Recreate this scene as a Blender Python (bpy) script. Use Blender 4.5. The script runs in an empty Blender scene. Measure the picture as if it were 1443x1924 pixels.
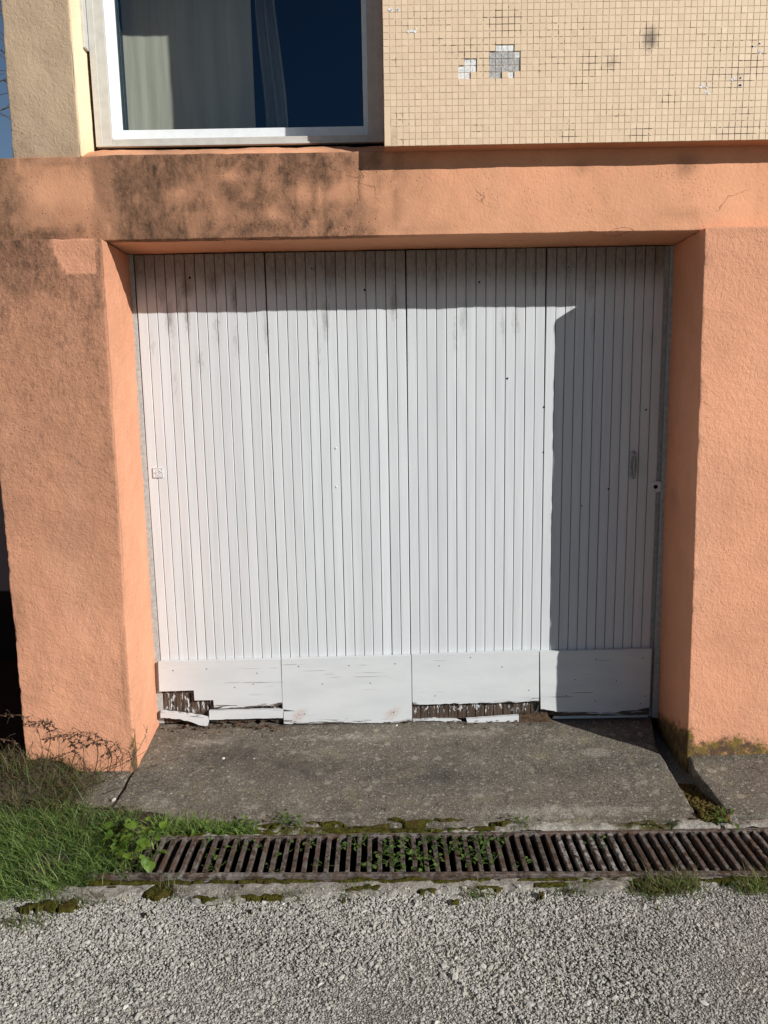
import bpy, math, random
import numpy as np
from mathutils import Matrix, Vector

SC = bpy.context.scene
COL = SC.collection
R = np.random.default_rng(7)
random.seed(7)

# ------------------------------------------------------------------ camera
PITCH, ROLL = math.radians(9.376), math.radians(0.997)
CAM_H, CAM_D = 1.62, 3.54
cp, sp = math.cos(PITCH), math.sin(PITCH)
fwd = np.array([0, cp, -sp]); up0 = np.array([0, sp, cp]); r0 = np.array([1.0, 0, 0])
right = math.cos(ROLL) * r0 - math.sin(ROLL) * up0
up = math.cos(ROLL) * up0 + math.sin(ROLL) * r0
cam = bpy.data.cameras.new("camera")
cam.sensor_fit = 'HORIZONTAL'; cam.sensor_width = 36.0; cam.lens = 1451 / 1443 * 36.0
cam.clip_start = 0.05; cam.clip_end = 600
camo = bpy.data.objects.new("camera", cam); COL.objects.link(camo)
M = Matrix.Identity(4)
for i in range(3):
    M[i][0], M[i][1], M[i][2] = right[i], up[i], -fwd[i]
M[0][3], M[1][3], M[2][3] = 0, -CAM_D, CAM_H
camo.matrix_world = M
SC.camera = camo

# ------------------------------------------------------------------ light
SUN = Vector((1.29, -1.0, 0.81)).normalized()          # towards the sun
world = bpy.data.worlds.new("World"); SC.world = world
world.use_nodes = True
wn = world.node_tree
bg = wn.nodes["Background"]
sky = wn.nodes.new("ShaderNodeTexSky"); sky.sky_type = 'NISHITA'; sky.sun_disc = False
sky.sun_elevation = math.asin(SUN.z)
sky.sun_rotation = math.atan2(SUN.x, SUN.y)
sky.air_density = 1.0; sky.dust_density = 0.15; sky.ozone_density = 2.6
wn.links.new(sky.outputs[0], bg.inputs[0]); bg.inputs[1].default_value = 0.05
sl = bpy.data.lights.new("sun", 'SUN'); sl.energy = 5.0; sl.angle = math.radians(0.5); sl.color = (1.0, 0.975, 0.94)
so = bpy.data.objects.new("sun", sl); COL.objects.link(so)
so.rotation_euler = SUN.to_track_quat('Z', 'Y').to_euler(); so.location = (6, -5, 5)
SC.view_settings.view_transform = 'Standard'; SC.view_settings.look = 'None'
SC.view_settings.exposure = 0.0; SC.view_settings.gamma = 1.0
SC.cycles.max_bounces = 8; SC.cycles.transparent_max_bounces = 12
SC.cycles.use_denoising = True

# ------------------------------------------------------------------ noise
def _h(i, j, k, s):
    n = (i * 374761393 + j * 668265263 + k * 2147483647 + s * 974634777) & 0xffffffff
    n = ((n ^ (n >> 13)) * 1274126177) & 0xffffffff
    n = n ^ (n >> 16)
    return (n & 0xffff) / 32767.5 - 1.0
def vn(p, s=0):
    p = np.asarray(p, float)
    i = np.floor(p).astype(np.int64); f = p - i; f = f * f * (3 - 2 * f)
    r = 0
    for a in (0, 1):
        for b in (0, 1):
            for c in (0, 1):
                w = (f[:, 0] if a else 1 - f[:, 0]) * (f[:, 1] if b else 1 - f[:, 1]) * (f[:, 2] if c else 1 - f[:, 2])
                r = r + w * _h(i[:, 0] + a, i[:, 1] + b, i[:, 2] + c, s)
    return r
def fbm(p, scale, octv=4, s=0, gain=0.5):
    r = 0; a = 1.0
    p = np.asarray(p, float) * scale
    for o in range(octv):
        r = r + a * vn(p, s + o * 17); p = p * 2.03 + 11.3; a *= gain
    return r
def sstep(a, b, x):
    t = np.clip((x - a) / (b - a), 0, 1); return t * t * (3 - 2 * t)
def spots(u, v, lst):
    r = np.zeros(len(u))
    for (a, b, ra, rb, k) in lst:
        r = np.maximum(r, k * np.exp(-(((u - a) / ra) ** 2 + ((v - b) / rb) ** 2)))
    return r

# ------------------------------------------------------------------ mesh helpers
def mk(name, verts, faces, mat, parent=None, smooth=False, attrs=None, midx=None, loc=None):
    me = bpy.data.meshes.new(name)
    v = np.asarray(verts, np.float32)
    if isinstance(faces, np.ndarray):
        nf, k = faces.shape
        me.vertices.add(len(v)); me.vertices.foreach_set("co", v.ravel())
        me.loops.add(nf * k); me.loops.foreach_set("vertex_index", faces.astype(np.int32).ravel())
        me.polygons.add(nf)
        me.polygons.foreach_set("loop_start", np.arange(0, nf * k, k, dtype=np.int32))
        me.polygons.foreach_set("loop_total", np.full(nf, k, dtype=np.int32))
        me.update(calc_edges=True)
    else:
        me.from_pydata([tuple(map(float, q)) for q in v], [], [tuple(map(int, f)) for f in faces]); me.update()
    me.validate()
    for m in (mat if isinstance(mat, (list, tuple)) else [mat]): me.materials.append(m)
    if midx is not None: me.polygons.foreach_set("material_index", np.asarray(midx, np.int32))
    me.polygons.foreach_set("use_smooth", np.full(len(me.polygons), bool(smooth)))
    if attrs:
        for k, a in attrs.items():
            at = me.attributes.new(k, 'FLOAT', 'POINT'); at.data.foreach_set("value", np.asarray(a, np.float32))
    o = bpy.data.objects.new(name, me); COL.objects.link(o)
    if loc is not None: o.location = loc
    if parent is not None: o.parent = parent
    return o
def tag(o, label=None, cat=None, group=None, kind=None):
    if label: o["label"] = label
    if cat: o["category"] = cat
    if group: o["group"] = group
    if kind: o["kind"] = kind
    return o
def empty(name, loc=(0, 0, 0)):
    o = bpy.data.objects.new(name, None); COL.objects.link(o); o.location = loc; o.empty_display_size = 0.1
    return o
class MB:                      # collects pieces into one mesh
    def __init__(s): s.v = []; s.f = []; s.m = []; s.n = 0
    def add(s, v, f, m=0):
        s.v.extend([tuple(map(float, q)) for q in v])
        for q in f: s.f.append(tuple(int(i) + s.n for i in q)); s.m.append(m)
        s.n += len(v); return s
    def box(s, x0, x1, y0, y1, z0, z1, m=0, b=0.0):
        if b <= 0:
            v = [(x, y, z) for x in (x0, x1) for y in (y0, y1) for z in (z0, z1)]
            f = [(0, 1, 3, 2), (4, 6, 7, 5), (0, 4, 5, 1), (2, 3, 7, 6), (0, 2, 6, 4), (1, 5, 7, 3)]
            return s.add(v, f, m)
        P, F = surf_box([x0, x0 + b * .4, x0 + b, x1 - b, x1 - b * .4, x1], [y0, y0 + b * .4, y0 + b, y1 - b, y1 - b * .4, y1], [z0, z0 + b * .4, z0 + b, z1 - b, z1 - b * .4, z1])
        lo = np.array([x0, y0, z0]) + b; hi = np.array([x1, y1, z1]) - b
        c = np.clip(P, lo, hi); d = P - c; L = np.linalg.norm(d, axis=1, keepdims=True)
        return s.add(c + d / np.maximum(L, 1e-9) * b, F, m)
    def tube(s, pts, rad, n=6, m=0):
        pts = np.asarray(pts, float); k = len(pts)
        rad = np.broadcast_to(np.asarray(rad, float), (k,))
        t = np.gradient(pts, axis=0); t /= np.maximum(np.linalg.norm(t, axis=1, keepdims=True), 1e-9)
        ref = np.array([0.0, 0, 1]) if abs(t[0][2]) < 0.9 else np.array([1.0, 0, 0])
        a = np.cross(t, ref); a /= np.maximum(np.linalg.norm(a, axis=1, keepdims=True), 1e-9); b = np.cross(t, a)
        th = np.arange(n) * 2 * np.pi / n
        V = pts[:, None] + rad[:, None, None] * (np.cos(th)[None, :, None] * a[:, None] + np.sin(th)[None, :, None] * b[:, None])
        f = [(i * n + j, i * n + (j + 1) % n, (i + 1) * n + (j + 1) % n, (i + 1) * n + j) for i in range(k - 1) for j in range(n)]
        f.append(tuple(range(n - 1, -1, -1))); f.append(tuple((k - 1) * n + j for j in range(n)))
        return s.add(V.reshape(-1, 3), f, m)
    def disc(s, c, r, nrm_y=-1, n=10, m=0, dome=0.0):
        th = np.arange(n) * 2 * np.pi / n
        v = [(c[0] + r * math.cos(t), c[1], c[2] + r * math.sin(t)) for t in th] + [(c[0], c[1] - dome, c[2])]
        return s.add(v, [((j), (j + 1) % n, n) for j in range(n)], m)
    def poly_xz(s, pts, y0, y1, m=0):        # polygon in x-z, extruded y0 (front) .. y1
        n = len(pts)
        v = [(p[0], y0, p[1]) for p in pts] + [(p[0], y1, p[1]) for p in pts]
        f = [tuple(range(n - 1, -1, -1)), tuple(range(n, 2 * n))] + [(i, (i + 1) % n, n + (i + 1) % n, n + i) for i in range(n)]
        return s.add(v, f, m)
    def build(s, name, mat, parent=None, smooth=False, attrs=None):
        return mk(name, s.v, s.f, mat, parent, smooth, attrs, s.m)
def surf_box(xs, ys, zs):
    xs, ys, zs = map(np.asarray, (xs, ys, zs)); nx, ny, nz = len(xs), len(ys), len(zs)
    F = []
    def key(i, j, k): return (i * ny + j) * nz + k
    def quad(a, b, c, d, flip):
        q = np.stack([a, b, c, d], -1).reshape(-1, 4); F.append(q[:, ::-1] if flip else q)
    I, J = np.meshgrid(np.arange(nx - 1), np.arange(ny - 1), indexing='ij')
    for k, fl in ((0, True), (nz - 1, False)): quad(key(I, J, k), key(I + 1, J, k), key(I + 1, J + 1, k), key(I, J + 1, k), fl)
    I, K = np.meshgrid(np.arange(nx - 1), np.arange(nz - 1), indexing='ij')
    for j, fl in ((0, False), (ny - 1, True)): quad(key(I, j, K), key(I + 1, j, K), key(I + 1, j, K + 1), key(I, j, K + 1), fl)
    J, K = np.meshgrid(np.arange(ny - 1), np.arange(nz - 1), indexing='ij')
    for i, fl in ((0, True), (nx - 1, False)): quad(key(i, J, K), key(i, J + 1, K), key(i, J + 1, K + 1), key(i, J, K + 1), fl)
    F = np.concatenate(F); u, inv = np.unique(F, return_inverse=True)
    i = u // (ny * nz); j = (u // nz) % ny; k = u % nz
    return np.stack([xs[i], ys[j], zs[k]], 1), inv.reshape(F.shape)
def lines(a, b, res, r):
    n = max(1, int(round((b - a - 2 * r) / res)))
    return np.concatenate([[a, a + r * .2, a + r * .5], np.linspace(a + r, b - r, n + 1), [b - r * .5, b - r * .2, b]])
def block(name, x, y, z, mat, parent=None, res=0.02, r=0.006, chip=0.5, amp=0.0015, nsc=9, warp=None, attrs=None, midx=None, seed=0, resx=None, fine=0.0006):
    X = lines(x[0], x[1], resx or res, r); Y = lines(y[0], y[1], res, r); Z = lines(z[0], z[1], res, r)
    P, F = surf_box(X, Y, Z)
    lo = np.array([x[0], y[0], z[0]]); hi = np.array([x[1], y[1], z[1]])
    rr = r * np.clip(0.42 + chip * np.maximum(0, fbm(P, 17, 4, seed + 5) - .12) * 2.2, 0.3, 1.0)
    c = np.clip(P, lo + rr[:, None], hi - rr[:, None]); d = P - c
    L = np.maximum(np.linalg.norm(d, axis=1), 1e-9)
    n = d / L[:, None]
    P2 = c + n * np.minimum(L, rr)[:, None]
    disp = amp * fbm(P, nsc, 3, seed) + fine * fbm(P, 45, 2, seed + 3)
    P2 = P2 + n * disp[:, None]
    A = {k: f(P2) for k, f in attrs.items()} if attrs else None
    if warp: P2 = warp(P2)
    mi = midx(P, F) if midx else None
    return mk(name, P2, F, mat, parent, True, A, mi)

# ------------------------------------------------------------------ material helpers
class G:
    def __init__(s, name):
        s.m = bpy.data.materials.new(name); s.m.use_nodes = True
        s.t = s.m.node_tree; s.t.nodes.clear()
        s.out = s.t.nodes.new("ShaderNodeOutputMaterial")
        s.tc = s.t.nodes.new("ShaderNodeTexCoord"); s.P = s.tc.outputs["Object"]
    def set(s, sock, v):
        if isinstance(v, bpy.types.NodeSocket): s.t.links.new(v, sock)
        elif isinstance(v, tuple) and len(v) == 3 and sock.type == 'RGBA': sock.default_value = (*v, 1)
        else: sock.default_value = v
    def n(s, ty, out=0, props=None, **kw):
        nd = s.t.nodes.new(ty)
        for k, v in (props or {}).items(): setattr(nd, k, v)
        for k, v in kw.items(): s.set(nd.inputs[k.replace('_', ' ')], v)
        return nd.outputs[out]
    def m_(s, op, a, b=0.5, c=None, clamp=False):
        nd = s.t.nodes.new("ShaderNodeMath"); nd.operation = op; nd.use_clamp = clamp
        s.set(nd.inputs[0], a); s.set(nd.inputs[1], b)
        if c is not None: s.set(nd.inputs[2], c)
        return nd.outputs[0]
    def mix(s, f, a, b, mode='MIX'):
        nd = s.t.nodes.new("ShaderNodeMix"); nd.data_type = 'RGBA'; nd.blend_type = mode; nd.clamp_factor = True
        s.set(nd.inputs[0], f); s.set(nd.inputs[6], a); s.set(nd.inputs[7], b); return nd.outputs[2]
    def map(s, v, a, b, c=0.0, d=1.0, smooth=True):
        nd = s.t.nodes.new("ShaderNodeMapRange"); nd.clamp = True
        if smooth: nd.interpolation_type = 'SMOOTHSTEP'
        for i, q in enumerate((v, a, b, c, d)): s.set(nd.inputs[i], q)
        return nd.outputs[0]
    def vec(s, sx, sy, sz, src=None, loc=(0, 0, 0)):
        nd = s.t.nodes.new("ShaderNodeMapping"); s.set(nd.inputs[0], src or s.P)
        nd.inputs[1].default_value = loc; nd.inputs[3].default_value = (sx, sy, sz); return nd.outputs[0]
    def noise(s, scale, detail=4, rough=0.55, dist=0.0, v=None):
        return s.n("ShaderNodeTexNoise", Vector=v or s.P, Scale=scale, Detail=detail, Roughness=rough, Distortion=dist)
    def voro(s, scale, feature='F1', v=None, out=0, rnd=1.0):
        return s.n("ShaderNodeTexVoronoi", out, {"feature": feature}, Vector=v or s.P, Scale=scale, Randomness=rnd)
    def warp(s, scale, amt, detail=4):
        nz = s.n("ShaderNodeTexNoise", 1, Vector=s.P, Scale=scale, Detail=float(detail), Roughness=.7)
        sc = s.t.nodes.new("ShaderNodeVectorMath"); sc.operation = 'MULTIPLY_ADD'
        s.set(sc.inputs[0], nz); sc.inputs[1].default_value = (amt, amt, amt); s.set(sc.inputs[2], s.P)
        return sc.outputs[0]
    def attr(s, name):
        return s.n("ShaderNodeAttribute", 2, {"attribute_name": name})
    def bump(s, h, strength, dist, prev=None):
        nd = s.t.nodes.new("ShaderNodeBump"); nd.inputs["Strength"].default_value = strength; nd.inputs["Distance"].default_value = dist
        s.set(nd.inputs["Height"], h)
        if prev is not None: s.set(nd.inputs["Normal"], prev)
        return nd.outputs[0]
    def done(s, col, rough=0.9, normal=None, spec=0.3, metal=0.0, trans=None):
        p = s.t.nodes.new("ShaderNodeBsdfPrincipled")
        s.set(p.inputs["Base Color"], col); s.set(p.inputs["Roughness"], rough); p.inputs["Specular IOR Level"].default_value = spec
        s.set(p.inputs["Metallic"], metal)
        if normal is not None: s.set(p.inputs["Normal"], normal)
        sh = p.outputs[0]
        if trans is not None:
            tr = s.t.nodes.new("ShaderNodeBsdfTranslucent"); s.set(tr.inputs[0], trans[1])
            mx = s.t.nodes.new("ShaderNodeMixShader"); mx.inputs[0].default_value = trans[0]
            s.t.links.new(sh, mx.inputs[1]); s.t.links.new(tr.outputs[0], mx.inputs[2]); sh = mx.outputs[0]
        s.t.links.new(sh, s.out.inputs[0]); return s.m

def stucco(name, base, bumps=1.0, worm=1.0, dark=(0.085, 0.055, 0.038), vary=0.10, cracks=False, broad=1.0):
    g = G(name)
    big = g.noise(2.3, 5, 0.6); mid = g.noise(11, 5, 0.65); fine = g.noise(90, 4, 0.6)
    c = g.mix(g.map(big, .3, .7), tuple(q * (1 - vary) for q in base), tuple(min(1, q * (1 + vary * .5)) for q in base))
    c = g.mix(g.m_('MULTIPLY', g.map(mid, .5, .8), .35), c, tuple(q * .80 for q in base))
    fade = g.map(g.noise(1, 5, .6, .3, v=g.vec(5, 5, 1.4)), .50, .72); c = g.mix(g.m_('MULTIPLY', fade, .28), c, (min(1, base[0] * .98), base[1] * 1.14, base[2] * 1.28))
    dull = g.map(g.noise(1, 6, .65, .3, v=g.vec(4, 4, 2.2, loc=(5, 3, 9))), .52, .72); c = g.mix(g.m_('MULTIPLY', dull, .22), c, tuple(q * .72 for q in base))
    gr = g.attr("grime")
    soft = g.noise(6, 6, .68, .3)
    f1 = g.m_('MULTIPLY', gr, g.m_('ADD', .55, g.m_('MULTIPLY', soft, .9)), clamp=True)
    c = g.mix(g.m_('MULTIPLY', f1, broad, clamp=True), c, g.mix(.36, (dark[0] * 1.45, dark[1] * 1.30, dark[2] * 1.15), c), 'MIX')
    brush = g.m_('ADD', g.m_('MULTIPLY', g.noise(1, 9, .8, .2, v=g.vec(60, 60, 32)), .62), g.m_('MULTIPLY', g.noise(1, 6, .7, .4, v=g.vec(17, 17, 9)), .38))
    f = g.map(g.m_('ADD', g.m_('MULTIPLY', gr, 1.0), g.m_('MULTIPLY', g.m_('SUBTRACT', brush, .5), 2.4)), .62, 1.28, smooth=False)
    f = g.m_('MULTIPLY', f, g.map(gr, 0.12, .36))
    c = g.mix(g.m_('MULTIPLY', f, .95), c, tuple(q * .62 for q in dark))
    ms = g.attr("moss")
    fm = g.map(g.m_('ADD', ms, g.m_('MULTIPLY', g.m_('SUBTRACT', g.noise(38, 5, .75), .5), 1.9)), .3, .85)
    fm = g.m_('MULTIPLY', fm, g.map(ms, 0.02, .25))
    mc = g.mix(g.map(g.noise(23, 3), .4, .62), (.055, .045, .03), (.15, .115, .022))
    c = g.mix(g.m_('MULTIPLY', fm, .92), c, mc)
    # pits
    pv = g.voro(70); pm = g.m_('MULTIPLY', g.map(pv, .12, .22, 1, 0), g.map(g.noise(7, 4, .7), .50, .62))
    c = g.mix(g.m_('MULTIPLY', pm, g.m_('ADD', .25, g.m_('MULTIPLY', gr, .8), clamp=True)), c, (.05, .03, .022))
    h = g.m_('ADD', g.m_('MULTIPLY', fine, .45), g.m_('MULTIPLY', g.m_('ADD', g.noise(1, 5, .62, .7, v=g.vec(62, 62, 50)), g.m_('MULTIPLY', g.noise(28, 5, .6, .8), .45)), .9 * worm))
    nm = None
    if cracks:
        dv = g.n("ShaderNodeVectorMath", 0, {"operation": 'ADD'})
        nd = dv.node; g.set(nd.inputs[0], g.P)
        nz = g.n("ShaderNodeTexNoise", 1, Vector=g.P, Scale=9.0, Detail=5.0)
        sc = g.n("ShaderNodeVectorMath", 0, {"operation": 'SCALE'}); g.set(sc.node.inputs[0], nz); sc.node.inputs["Scale"].default_value = .16
        g.set(nd.inputs[1], sc)
        cv = g.voro(3.3, 'DISTANCE_TO_EDGE', v=dv)
        cm = g.m_('MULTIPLY', g.map(cv, .002, .009, 1, 0), g.map(g.noise(3.1, 2, v=g.vec(1, 1, 1, loc=(4, 2, 1))), .56, .64))
        c = g.mix(g.m_('MULTIPLY', cm, .45), c, (.10, .055, .035))
        nm = g.bump(cm, .5, -.002)
    nm = g.bump(h, .55 * bumps, .006, nm)
    nm = g.bump(pm, .6, -.003, nm)
    nm = g.bump(g.m_('MULTIPLY', g.noise(1, 7, .75, .5, v=g.vec(20, 20, 34)), g.map(gr, .2, .7)), .7, .006, nm)
    return g.done(c, .93, nm, .15)

MT = {}
ORANGE = (.77, .37, .22)
MT['stucco'] = stucco("orange stucco", ORANGE, 1.35, 1.0)
MT['lintel'] = stucco("smooth orange render", (.79, .39, .222), .75, .9, cracks=True, broad=1.75)
MT['cement'] = stucco("tan cement render", (.51, .38, .255), 1.2, 1.0, dark=(.17, .12, .085))
MT['yellow'] = stucco("yellow painted reveal", (.97, .76, .50), .3, .5, dark=(.40, .29, .15))

def m_white():
    g = G("white painted wood")
    grain = g.noise(1.0, 5, .65, .6, v=g.vec(150, 40, 5)); grain2 = g.noise(1.0, 3, .5, .3, v=g.vec(40, 20, 2.2))
    c = g.mix(g.map(grain2, .3, .7), (.60, .63, .64), (.655, .68, .69))
    oi = g.noise(1, 0, v=g.vec(22, 0, 0)); c = g.mix(g.m_('MULTIPLY', g.map(oi, .4, .7), .12), c, (.50, .51, .50))
    gr = g.attr("grime")
    st = g.noise(1.0, 6, .75, .8, v=g.vec(75, 30, 26))
    f = g.map(g.m_('ADD', gr, g.m_('MULTIPLY', g.m_('SUBTRACT', st, .5), 1.3)), .18, 1.05, smooth=False)
    f = g.m_('MULTIPLY', f, g.map(gr, .01, .18))
    c = g.mix(g.m_('MULTIPLY', f, .85), c, (.12, .10, .082))
    shade_dirt = g.attr("top"); c = g.mix(g.m_('MULTIPLY', shade_dirt, g.m_('ADD', .45, g.m_('MULTIPLY', st, .8)), clamp=True), c, (.15, .122, .095))  # brown tint for the upper boards: painted soffit shade together with dirt
    gv_ = g.attr("groove"); c = g.mix(g.m_('MULTIPLY', gv_, .85), c, (.13, .125, .115))
    rot = g.attr("rot")
    fl = g.noise(1.0, 6, .7, .7, v=g.vec(70, 30, 22))
    fr = g.map(g.m_('ADD', rot, g.m_('MULTIPLY', g.m_('SUBTRACT', fl, .5), 1.5)), .42, .5)
    fr = g.m_('MULTIPLY', fr, g.map(rot, .02, .1))
    wood = g.mix(g.map(grain, .3, .7), (.022, .015, .011), (.12, .082, .058))
    c = g.mix(fr, c, wood)
    nm = g.bump(g.m_('ADD', grain, g.m_('MULTIPLY', grain2, .6)), .28, .0016)
    nm = g.bump(fr, .8, -.0012, nm)
    return g.done(c, .55, nm, .35)
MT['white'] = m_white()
def m_plate():
    g = G("white painted plywood")
    grain = g.noise(1.0, 5, .65, .6, v=g.vec(5, 40, 130)); g2 = g.noise(1.0, 4, .6, v=g.vec(3, 10, 12))
    c = g.mix(g.map(g2, .3, .7), (.60, .625, .635), (.67, .695, .70))
    rot = g.attr("rot")
    fl = g.noise(1.0, 6, .72, .6, v=g.vec(7, 20, 85))
    fr = g.map(g.m_('ADD', rot, g.m_('MULTIPLY', g.m_('SUBTRACT', fl, .5), 1.6)), .60, .66)
    fr = g.m_('MULTIPLY', fr, g.map(rot, .02, .1))
    crk = g.m_('MULTIPLY', g.map(g.noise(1.0, 3, .5, .2, v=g.vec(2.6, 10, 150)), .685, .71), g.map(g.noise(3.5, 2), .45, .55))
    c = g.mix(g.m_('MULTIPLY', g.noise(1.0, 4, .6, v=g.vec(14, 14, 9)), .12), c, (.45, .40, .33))
    c = g.mix(crk, c, (.20, .17, .15))
    c = g.mix(fr, c, g.mix(grain, (.035, .025, .02), (.15, .11, .085)))
    ru = g.attr("rust"); c = g.mix(g.m_('MULTIPLY', ru, g.map(g.noise(160, 4), .35, .6)), c, (.42, .13, .025))
    nm = g.bump(grain, .16, .0014); nm = g.bump(g.m_('ADD', fr, crk), .7, -.0015, nm)
    return g.done(c, .5, nm, .35)
MT['plate'] = m_plate()
def plain(name, col, rough=.6, spec=.3, metal=0, nz=40, var=.25, bs=.2, bd=.002):
    g = G(name); a = g.noise(nz, 5, .6)
    c = g.mix(g.map(a, .3, .7), tuple(q * (1 - var) for q in col), tuple(min(1, q * (1 + var * .6)) for q in col))
    return g.done(c, rough, g.bump(a, bs, bd), spec, metal)
MT['rotwood'] = plain("rotten wood", (.10, .065, .042), .9, .1, nz=55, var=.6, bs=.8)
MT['dark'] = plain("black hole", (.008, .008, .008), .9, .05)
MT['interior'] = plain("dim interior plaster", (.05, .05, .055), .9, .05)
MT['garage_dark'] = plain("dark garage plaster", (.05, .045, .04), .9, .05)
MT['alu'] = plain("grey beige window aluminium", (.54, .53, .485), .45, .4, nz=30, var=.08, bs=.03)
MT['alu_white'] = plain("white window sash", (.80, .82, .83), .35, .45, nz=30, var=.05, bs=.02)
MT['gasket'] = plain("dark green gasket", (.02, .035, .032), .5, .3)
MT['greypaint'] = plain("grey painted trim", (.42, .44, .43), .6, .3, nz=60, var=.2)
MT['curtain'] = None
def m_curtain():
    g = G("linen curtain"); a = g.noise(1, 5, .6, .4, v=g.vec(28, 28, 1.6)); w = g.noise(1, 3, .5, v=g.vec(300, 300, 300))
    c = g.mix(g.map(a, .25, .75), (.56, .55, .46), (.76, .745, .62))
    return g.done(c, .95, g.bump(w, .2, .001), .1, trans=(.25, (.5, .47, .38)))
MT['curtain'] = m_curtain()
def m_glass():
    g = G("window glass")
    bf = g.n("ShaderNodeNewGeometry", 6)
    fr = g.n("ShaderNodeFresnel", IOR=g.m_('ADD', g.m_('MULTIPLY', bf, 1 / 1.95 - 1.95), 1.95))
    gl = g.t.nodes.new("ShaderNodeBsdfGlossy"); gl.inputs["Roughness"].default_value = 0.0; gl.inputs["Color"].default_value = (.38, .68, 1, 1)
    tr = g.t.nodes.new("ShaderNodeBsdfTransparent"); tr.inputs[0].default_value = (.84, .88, .86, 1)
    mx = g.t.nodes.new("ShaderNodeMixShader"); g.t.links.new(fr, mx.inputs[0])
    g.t.links.new(tr.outputs[0], mx.inputs[1]); g.t.links.new(gl.outputs[0], mx.inputs[2]); g.t.links.new(mx.outputs[0], g.out.inputs[0])
    return g.m
MT['glass'] = m_glass()
def m_tile():
    g = G("beige mosaic tile"); t = g.attr("tint"); d = g.attr("grime")
    c = g.mix(t, (.73, .55, .37), (.85, .655, .455))
    c = g.mix(g.m_('MULTIPLY', g.map(g.noise(260, 4, .6), .45, .75), .18), c, (.50, .35, .22))
    f = g.map(g.m_('ADD', d, g.m_('MULTIPLY', g.m_('SUBTRACT', g.noise(60, 6, .75), .5), .9)), .25, 1.0, smooth=False)
    c = g.mix(g.m_('MULTIPLY', f, g.map(d, .02, .2)), c, (.07, .055, .045))
    return g.done(c, .42, g.bump(g.noise(120, 3), .12, .001), .4)
MT['tile'] = m_tile()
def m_grout():
    g = G("tan grout"); d = g.attr("grime"); mo = g.attr("mortar")
    c = g.mix(g.map(g.noise(30, 4), .35, .7), (.58, .435, .295), (.72, .55, .385))
    f = g.map(g.m_('ADD', d, g.m_('MULTIPLY', g.m_('SUBTRACT', g.noise(58, 4, .8), .5), 2.4)), .26, .52); f = g.m_('MULTIPLY', f, g.map(d, .04, .25))
    rnd = g.map(g.noise(24, 6, .8), .63, .72)
    c = g.mix(g.m_('MULTIPLY', g.m_('MAXIMUM', f, g.m_('MULTIPLY', rnd, .8)), .93), c, (.035, .024, .018))
    mc = g.mix(g.map(g.noise(95, 5, .7), .35, .65), (.26, .265, .27), (.62, .62, .60))
    c = g.mix(mo, c, mc)
    return g.done(c, .9, g.bump(g.noise(130, 4), .5, .002), .1)
MT['grout'] = m_grout()
MT['mortar_white'] = plain("white mortar squares", (.80, .79, .77), .9, .1, nz=130, var=.25, bs=.5)
MT['mortar_grey'] = plain("grey mortar squares", (.47, .46, .44), .9, .1, nz=130, var=.3, bs=.5)
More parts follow.
